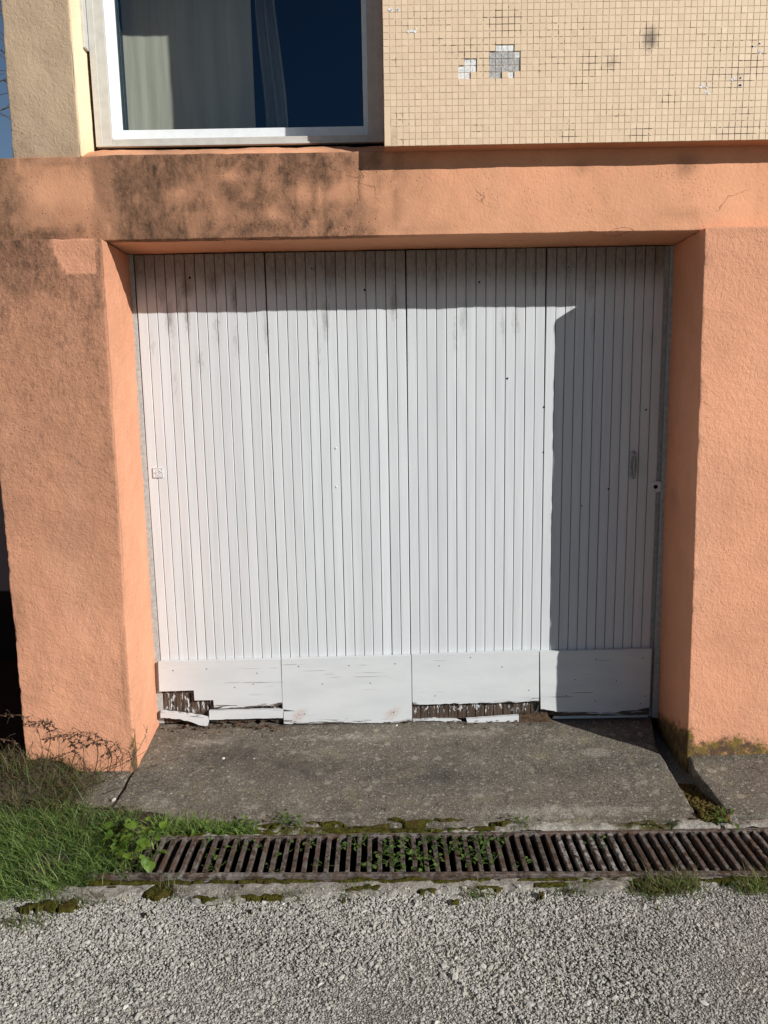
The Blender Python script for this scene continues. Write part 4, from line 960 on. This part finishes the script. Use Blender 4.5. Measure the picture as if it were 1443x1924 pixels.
# strip of short grass along rear rim
n = 1300
x = R.uniform(-.93, -.50, n); y = -.845 + .075 * R.random(n) * np.interp(x, [-.93, -.8, -.6, -.5], [1.0, 1.0, .6, .3])
ln_ = np.clip(R.normal(.05, .02, n), .01, .10) * np.interp(x, [-.93, -.75, -.5], [1.1, 1, .4])
blades("grass", np.stack([x, y, 0 * x - .058], 1), ln_, R.uniform(0, 6.28, n), np.abs(R.normal(.5, .3, n)), np.abs(R.normal(1.1, .5, n)), R.uniform(.0018, .0042, n), MT['grass'], .75 + .25 * R.normal(size=n), 4, label="short bright grass along the rear rail of the drain", cat="grass")
n = 1100
x = R.uniform(-1.12, -.86, n); y = R.uniform(-1.07, -.85, n); k = R.random(n) < np.interp(x, [-1.12, -1.0, -.86], [1, .75, .10]); x, y = x[k], y[k]; n = len(x)
blades("grass", np.stack([x, y, 0 * x - .06], 1), np.clip(R.normal(.07, .025, n), .02, .13), R.normal(-.6, 1.4, n), np.abs(R.normal(.6, .3, n)), np.abs(R.normal(1.5, .5, n)), R.uniform(.0018, .0042, n), MT['grass'], .6 + .3 * R.normal(size=n), 5, label="green grass blades falling over the first bars of the drain", cat="grass")
# tufts at the gravel edge
TU = [(-1.02, -1.20, .09, .03, 260, .35), (-.74, -1.17, .05, .03, 120, .2), (-.33, -1.195, .05, .02, 160, .3), (-.12, -1.175, .06, .02, 140, .25), (.30, -1.19, .05, .02, 130, .35), (.62, -1.185, .06, .02, 200, .35), (.90, -1.185, .08, .035, 480, .4), (1.0, -1.17, .05, .025, 260, .6), (1.22, -1.19, .06, .03, 260, .5), (1.33, -1.17, .06, .03, 300, .6), (-1.2, -1.30, .12, .04, 200, .4), (-.55, -1.21, .04, .015, 60, .3)]
bs = []; tn = []
for (a, b_, sx, sy, cnt, t) in TU:
    bs.append(np.stack([R.normal(a, sx * .6, cnt), R.normal(b_, sy * .6, cnt), np.full(cnt, GZ + .002)], 1)); tn.append(np.full(cnt, t) + R.normal(0, .3, cnt))
bs = np.concatenate(bs); tn = np.concatenate(tn); n = len(bs); tl_ = np.where((bs[:, 0] > .8) | (np.abs(bs[:, 0] + .74) < .08), 1.5, 1.0)
kd = R.random(n) < .62
for sel, mt, lb in ((~kd, 'grass', "small green grass tufts at the edge of the gravel"), (kd, 'drygrass', "small yellowed grass tufts at the edge of the gravel")):
    q = bs[sel]; m_ = len(q); tq = tl_[sel]
    blades("grass" if mt == 'grass' else "dry_grass", q, tq * np.clip(R.normal(.032, .014, m_), .008, .075), R.uniform(0, 6.28, m_), np.abs(R.normal(.7, .35, m_)), np.abs(R.normal(.8, .4, m_)), R.uniform(.0015, .003, m_), MT[mt], tn[sel] + .15, 4, label=lb, cat="grass")
# dry scrub at far left
n = 4200
x = -2.4 + 1.18 * R.random(n) ** .7; y = R.uniform(-.72, -.34, n); k = x < -1.20 - .35 * np.maximum(0, y + .58) - .25 * np.maximum(0, -y - .60) + .05 * R.normal(size=n)
x, y = x[k], y[k]; n = len(x)
blades("dry_grass", np.stack([x, y, np.maximum(soilz(x, y), -.02)], 1), np.clip(R.normal(.062, .028, n), .02, .14), R.uniform(0, 6.28, n), np.abs(R.normal(.85, .4, n)), R.normal(.9, .8, n), R.uniform(.0012, .0028, n), MT['drygrass'], .30 + .3 * R.normal(size=n), 5, label="brown matted dry grass at the foot of the left pillar", cat="dry grass")
n = 700
x = -2.2 + 1.0 * R.random(n) ** .75; y = R.uniform(-.70, -.42, n)
blades("grass", np.stack([x, y, np.maximum(soilz(x, y), -.02)], 1), np.clip(R.normal(.06, .03, n), .02, .14), R.uniform(0, 6.28, n), np.abs(R.normal(.7, .4, n)), R.normal(.9, .6, n), R.uniform(.0015, .003, n), MT['grass'], .2 + .2 * R.normal(size=n), 4, label="sparse dull green grass mixed into the dry scrub at left", cat="grass")

# moss
def moss_strip(name, xa, xb, yl, amp_y, mat, seed, lift):
    def fz(x, y, p):
        c = ln(x, *yl) + .006 * fbm(p * np.array([1, 0, 1]), 11, 3, seed + 9); d = (y - c) / (amp_y * (1 + .5 * fbm(p * np.array([1, 0, 1]), 8, 3, seed + 7))); m_ = 1 - d * d + .9 * fbm(p * np.array([1, .4, 1]), 7, 3, seed) + .7 * fbm(p, 38, 3, seed + 5)
        return np.where(m_ > .15, lift + .006 * np.sqrt(np.clip(m_, 0, 2)) + .003 * fbm(p, 60, 3, seed + 1), lift - .03)
    ys = [ln(xa, *yl), ln(xb, *yl)]
    o = hfield(name, (xa, xb), (min(ys) - amp_y * 1.5, max(ys) + amp_y * 1.5), .005, fz, mat, kind="stuff", cull=lift - .005)
    return o
tag(moss_strip("moss", -1.05, 1.75, (-1.128, -.0225), .009, MT['moss'], 101, -.066), "olive moss strip along the front rail of the drain", "moss")
tag(moss_strip("moss", -.85, .40, (-.838, -.004), .011, MT['moss'], 102, -.058), "olive moss strip along the rear rail of the drain", "moss")
MP = [(-.78, -1.165, .05, .035), (-.62, -1.205, .04, .015), (-.42, -1.20, .08, .016), (-.1, -1.165, .07, .02), (.12, -1.185, .05, .012), (.32, -1.175, .06, .012), (.55, -1.165, .08, .012), (.88, -1.18, .08, .03), (1.25, -1.16, .08, .015), (-1.1, -1.23, .12, .03), (.67, -1.15, .03, .008)]
def mpz(x, y, p):
    m_ = np.zeros(len(x)) - 1
    for (a, b_, sx, sy) in MP: m_ = np.maximum(m_, 1 - ((x - a) / sx) ** 2 - ((y - b_) / sy) ** 2)
    m_ = m_ + .8 * fbm(p, 14, 3, 103) + .6 * fbm(p, 50, 3, 113)
    return np.where(m_ > .1, GZ + .013 + .008 * np.sqrt(np.clip(m_, 0, 2)) + .004 * fbm(p, 55, 3, 104), GZ - .05)
tag(hfield("moss", (-1.3, 1.6), (-1.29, -1.12), .005, mpz, MT['moss'], kind="stuff", cull=GZ), "patches of dark moss between the kerb and the gravel", "moss")
RP = [(-.46, -.795, .06, .012), (-.3, -.80, .09, .014), (-.1, -.812, .09, .01), (.10, -.80, .06, .01), (.24, -.80, .05, .008), (.48, -.795, .07, .016), (-.6, -.80, .08, .02), (1.22, -.80, .05, .02), (-.2, -.79, .05, .012), (.02, -.788, .03, .008)]
def rpz(x, y, p):
    m_ = np.zeros(len(x)) - 1; y = y + .014 * fbm(p * np.array([1, .3, 1]), 13, 4, 120)
    for (a, b_, sx, sy) in RP: m_ = np.maximum(m_, 1 - np.abs((x - a) / sx) ** 1.5 - np.abs((y - b_) / sy) ** 1.5)
    m_ = m_ + .8 * fbm(p, 14, 3, 105) + .6 * fbm(p, 50, 3, 115)
    return np.where(m_ > .1, -.052 + .010 * np.sqrt(np.clip(m_, 0, 2)) + .003 * fbm(p, 55, 3, 106), -.1)
tag(hfield("moss", (-.75, 1.35), (-.842, -.765), .005, rpz, MT['moss'], kind="stuff", cull=-.06), "patches of moss on the broken front edge of the concrete apron", "moss")
# cushion moss in the gutter at the right
n = 520
y = R.uniform(-.815, -.50, n); x = 1.20 + (.105) * R.random(n); z = -.085 + .035 * sstep(-.55, -.8, y) + R.uniform(0, .008, n)
o = stones("cushion_moss", np.stack([x, y, z], 1), R.uniform(.006, .011, n), MT['gmoss'], R.random(n), R.random(n), (.9, 1.3)); o.data.polygons.foreach_set("use_smooth", np.ones(len(o.data.polygons), bool))
tag(o, "brown cushion moss filling the gutter beside the right wall", "moss")
hfield("gutter_bed", (1.18, 1.32), (-.83, .0), .012, lambda x, y, p: -.098 + .035 * sstep(-.5, -.8, y) + .008 * fbm(p, 20, 3, 9), MT['soil'])

# leaf geometry
def leaf_mesh(kind, size):
    U = np.linspace(0, 1, 7)
    if kind == 'round': wd = np.array([.16, .46, .56, .56, .47, .28, .02])
    elif kind == 'long': wd = np.array([.05, .16, .22, .22, .17, .10, .01])
    else: wd = np.array([.10, .30, .40, .38, .28, .15, .02])
    V = []
    for u, w in zip(U, wd):
        for s in (-1, -.5, 0, .5, 1):
            V.append((u * size, s * w * size, size * (.16 * abs(s) * (w / .5) - .22 * u * u + .02 * math.sin(u * 18) * abs(s))))
    F = [(i * 5 + j, (i + 1) * 5 + j, (i + 1) * 5 + j + 1, i * 5 + j + 1) for i in range(6) for j in range(4)]
    return np.array(V), F
def rotm(az, pitch, roll):
    return np.array(Matrix.Rotation(az, 3, 'Z') @ Matrix.Rotation(-pitch, 3, 'Y') @ Matrix.Rotation(roll, 3, 'X'))
def plant(name, loc, nleaf, size, kind, height, spread, mat, label, cat, group, tint=(.5, .2), pair=False):
    e = empty(name, loc); tag(e, label, cat, group)
    lm = MB(); sm = MB(); tl = []; n0 = 0
    for i in range(nleaf):
        az = R.uniform(0, 6.28); hh = height * R.uniform(.45, 1.0); sp_ = spread * R.uniform(.3, 1.0)
        tip = np.array([sp_ * math.cos(az), sp_ * math.sin(az), hh])
        sm.tube([np.zeros(3), tip * np.array([.35, .35, .65]), tip], [.0011, .001, .0008], 5)
        s = size * R.uniform(.65, 1.15); V, F = leaf_mesh(kind, s)
        V = V @ rotm(az + R.normal(0, .5), R.normal(.15, .35), R.normal(0, .35)).T + tip
        lm.add(V, F); tl += [R.normal(*tint)] * len(V)
    lm.build("leaves", mat, e, True, {"tint": np.clip(tl, 0, 1)})
    sm.build("stem", MT['weed'], e, True, {"tint": np.full(sm.n, .4)})
    return e
# round-leaved weeds at the left end of the grate
BIG = [(-.935, -1.015, "broad round-leaved weed at the front of the cluster on the grate's left end"), (-.905, -.955, "tallest round-leaved weed in the cluster over the grate's left end"),
       (-.985, -.93, "round-leaved weed between the long grass and the grate's left end"), (-.845, -1.02, "round-leaved weed standing furthest out over the grate bars"),
       (-1.02, -.86, "pale lobed weed at the back of the grass clump"), (-.90, -.885, "round-leaved weed against the rear rail of the grate"), (-.985, -1.04, "low round-leaved weed tucked under the grass blades")]
for i, (a, b_, lb) in enumerate(BIG):
    plant("broadleaf_weed", (a, b_, -.05), [9, 10, 8, 7, 8, 6, 8][i], [.036, .038, .032, .036, .034, .028, .034][i], 'round', .06 + .03 * (i == 1), .05, MT['leaf'], lb, "weed", "round-leaved weeds at the left end of the grate", (.55, .25))
# small weeds through the bars
SW = [(-.70, -.90), (-.62, -1.03), (-.55, -.92), (-.47, -.90), (-.42, -1.05), (-.385, -.95), (-.30, -.90), (-.24, -1.02), (-.20, -.93), (-.12, -.90), (-.08, -1.05), (-.03, -.97), (.015, -.90), (.03, -1.04), (.075, -.95), (.11, -1.06), (.15, -.90), (.17, -1.0), (.22, -.96), (.25, -.88), (.28, -1.02), (.32, -.93), (.335, -.99), (.36, -1.03), (.37, -.90), (.475, -1.04), (.76, -.93), (-.65, -.97), (.0, -1.02), (.10, -1.0), (.27, -.97)]
for i, (a, b_) in enumerate(SW):
    big = -.15 < a < .4
    plant("sprouting_weed", (a + R.normal(0, .006), b_, -.085), int(R.integers(9, 16) * (1.0 if big else .7)), .017 if big else .014, 'oval', .045 if big else .036, .045, MT['weed'], "small green weed sprouting between the iron drain bars", "weed", "small weeds growing through the grate", (.5, .3))
plant("rim_weed", (-.385, -.80, -.045), 24, .026, 'long', .035, .05, MT['weed'], "narrow-leaved weed on the mossy apron edge behind the grate", "weed", None, (.5, .25))
plant("rim_weed", (-.555, -.81, -.05), 18, .022, 'oval', .03, .05, MT['weed'], "leafy weed at the rear rail where the short grass ends", "weed", None, (.6, .25))
plant("rim_weed", (1.285, -.825, -.06), 26, .03, 'long', .03, .06, MT['weed'], "dark green weed at the mouth of the gutter by the right wall", "weed", None, (.25, .2))
plant("rim_weed", (1.06, -.87, -.06), 5, .022, 'long', .06, .035, MT['weed'], "thin pale sprig standing on the grate below the apron's right corner", "weed", None, (.8, .2))
plant("rim_weed", (.50, -.82, -.055), 10, .018, 'oval', .03, .035, MT['weed'], "tiny pale weed in the broken apron edge right of centre", "weed", None, (.7, .2))
n = 60
for a, b_, cnt in ((-.66, -.83, 10), (-.72, -.835, 9), (-.60, -.83, 8)):
    plant("rim_weed", (a, b_, -.055), cnt, .022, 'oval', .035, .035, MT['leaf'], "small clover-like weed in the short grass behind the grate", "weed", "clover-like weeds behind the grate", (.5, .25))

# dead arching stems at the left pillar
def stem(pts, lv, label, r=.0016, lsize=.016):
    pts = np.array(pts, float); base = pts[0].copy(); p = pts - base
    t = np.linspace(0, 1, len(p)); tt = np.linspace(0, 1, 22)
    c = np.stack([np.interp(tt, t, p[:, k]) for k in range(3)], 1)
    for _ in range(6): c[1:-1] = (c[:-2] + 2 * c[1:-1] + c[2:]) / 4
    c += .004 * np.stack([fbm(c + base, 9, 2, 3), fbm(c + base, 9, 2, 4), fbm(c + base, 9, 2, 5)], 1) * tt[:, None]
    e = empty("dead_stem", tuple(base)); tag(e, label, "dead weed", "dead weed stems by the left pillar")
    m = MB(); m.tube(c, np.linspace(r, r * .35, len(c)), 5)
    lm = MB(); tl = []
    for i in range(lv):
        k = int(R.integers(7, 21)); az = R.uniform(0, 6.28)
        V, F = leaf_mesh('long', lsize * R.uniform(.6, 1.2)); V = V @ rotm(az, R.normal(-.2, .6), R.normal(0, .8)).T + c[k]
        lm.add(V, F); tl += [R.random()] * len(V)
        if R.random() < .4:
            d = R.normal(0, .02, 3); m.tube([c[k], c[k] + d * .5 + [0, 0, .006], c[k] + d], .0007, 4)
    m.build("stem", MT['stem'], e, True, {"tint": np.full(m.n, .3 + .4 * R.random())})
    if lv: lm.build("leaves", MT['stem'], e, True, {"tint": tl})
def S(x, y, z): return (x, y, z)
stem([S(-1.20, -.47, 0), S(-1.19, -.45, .10), S(-1.22, -.44, .16), S(-1.32, -.43, .185), S(-1.42, -.44, .16)], 26, "dead arching stem bending left, the one nearest the pillar's middle")
stem([S(-1.14, -.47, 0), S(-1.13, -.45, .08), S(-1.17, -.44, .135), S(-1.25, -.43, .14), S(-1.32, -.44, .10)], 18, "dead stem hooping leftward beside the pillar's right corner")
stem([S(-1.10, -.50, 0), S(-1.085, -.47, .07), S(-1.12, -.45, .11), S(-1.18, -.44, .10), S(-1.22, -.44, .05)], 14, "short dead hoop at the pillar's right corner")
stem([S(-1.33, -.60, .02), S(-1.22, -.56, .035), S(-1.10, -.50, .07), S(-.98, -.47, .13)], 4, "long pale dead stalk slanting up across the slab to the door jamb", .0022)
stem([S(-1.30, -.64, .0), S(-1.20, -.60, .02), S(-1.10, -.56, .045), S(-1.0, -.52, .07)], 0, "bare straw-coloured stalk lying low over the slab joint", .0020)
stem([S(-1.16, -.52, .0), S(-1.10, -.47, .06), S(-1.05, -.45, .12), S(-1.02, -.44, .20)], 30, "upright seedy dead sprig in front of the orange jamb", .0013, .008)
stem([S(-1.09, -.50, .0), S(-1.02, -.47, .03), S(-.95, -.45, .045), S(-.90, -.44, .05)], 16, "low seedy dead sprig reaching over the apron's left corner", .0012, .008)
stem([S(-1.45, -.50, .10), S(-1.47, -.48, .22), S(-1.54, -.47, .28), S(-1.68, -.47, .27)], 34, "tall leafy dead stem leaning out over the dark carport")
stem([S(-1.40, -.47, .08), S(-1.40, -.44, .18), S(-1.46, -.43, .235), S(-1.56, -.44, .22)], 30, "leafy dead stem against the pillar's left edge")
stem([S(-1.30, -.47, .03), S(-1.30, -.44, .12), S(-1.36, -.43, .17), S(-1.46, -.43, .15)], 26, "leafy dead stem arching below the tallest ones")
stem([S(-1.50, -.54, .10), S(-1.55, -.52, .18), S(-1.62, -.52, .20), S(-1.72, -.53, .17)], 26, "dead stem drooping into the dry grass at far left")
stem([S(-1.26, -.55, .0), S(-1.28, -.50, .09), S(-1.34, -.47, .11), S(-1.42, -.46, .08)], 16, "tangled dead stem low over the dry grass")
stem([S(-1.18, -.58, -.03), S(-1.10, -.57, .0), S(-1.04, -.58, .02), S(-1.0, -.64, .0)], 2, "thin dark twig curling over the joint in the concrete", .0014)
stem([S(-.575, -.14, .0), S(-.535, -.13, .03), S(-.52, -.16, .02), S(-.535, -.20, .0)], 0, "curled dark twig lying on the apron before the door", .0013)
# litter under the door
n = 110
lm = MB(); tl = []
for i in range(n):
    xx = R.uniform(-1.08, -.5) if i < 80 else R.uniform(.3, .9); V, F = leaf_mesh('oval', R.uniform(.008, .02))
    V = V @ rotm(R.uniform(0, 6.28), R.normal(0, .5), R.normal(0, .6)).T + np.array([xx, R.uniform(-.05, -.01) if R.random() < .8 else R.uniform(-.10, -.03), .004 + .008 * R.random()])
    lm.add(V, F); tl += [R.random()] * len(V)
for i in range(30):
    a = np.array([R.uniform(-.95, -.48), R.uniform(-.06, -.01), .006]); d = R.normal(0, 1, 3) * np.array([.04, .02, .008]); lm.tube([a, a + d * .5 + [0, 0, .006], a + d], .0009, 4); tl += [R.random()] * 12
tag(lm.build("leaf_litter", MT['litter'], None, False, {"tint": tl}), "dead leaves and twigs gathered under the rotten door bottom", "leaf litter", kind="stuff")
# pebbles
PB = [(-.738, -.305, .009), (-.60, -.31, .006), (-.16, -.775, .011), (.928, -.316, .006), (.042, -.038, .007), (.36, -.062, .005), (-.17, -.60, .005), (-.9, -.57, .008), (-1.13, -.60, .010), (-.95, -.62, .007), (.30, -.70, .005), (-.5, -.15, .005), (-.36, -.66, .006)]
V0, F0 = ICO
for (a, b_, s) in PB:
    v = V0 * (1 + R.uniform(-.25, .25, (12, 1))) * np.array([1.2, .9, .6]) * s
    zz = -.0625 * min(1, max(0, -b_ / .8))
    o = mk("pebble", v, F0, MT['stone_white'], None, False, None, None, (a, b_, zz + s * .45)); o.rotation_euler[2] = R.uniform(0, 6)
    tag(o, "small pale pebble lying on the concrete in front of the door", "pebble", "pale pebbles on the concrete")

# ================================================================== bare tree behind the house
def tree():
    base = np.array([-5.7, 8.0, GZ]); e = empty("bare_tree", tuple(base)); tag(e, "leafless tree whose dark twigs show against the sky beside the house", "tree")
    tr = MB(); cr = MB()
    tr.tube([(0, 0, -.1), (.05, 0, 1.2), (.1, .05, 2.8), (.2, 0, 4.6)], [.18, .15, .12, .09], 10)
    def grow(p, d, L, r, lev):
        pts = [p]; dd = d.copy()
        for i in range(5):
            dd = dd + R.normal(0, .12, 3) + np.array([0, 0, .02 if lev < 2 else -.05]); dd /= np.linalg.norm(dd); pts.append(pts[-1] + dd * L / 5)
        cr.tube(pts, np.linspace(r, r * .5, 6), 5 if lev > 1 else 7)
        if lev < 4:
            for i in range(4 if lev < 3 else 5):
                k = int(R.integers(2, 6)); nd = (pts[k] - pts[k - 1]); nd /= np.linalg.norm(nd); nd = nd + R.normal(0, .55, 3); nd /= np.linalg.norm(nd)
                grow(pts[k], nd, L * R.uniform(.5, .75), r * .5, lev + 1)
    for i in range(7):
        az = i * .9 + R.uniform(-.2, .2); d = np.array([math.cos(az), math.sin(az), R.uniform(.5, 1.2)]); d /= np.linalg.norm(d)
        grow(np.array([.1 + .1 * i / 7, 0, 2.9 + .25 * i]), d, R.uniform(1.7, 2.4), .05, 1)
    tr.build("trunk", MT['bark'], e, True); cr.build("crown", MT['bark'], e, True)
tree()
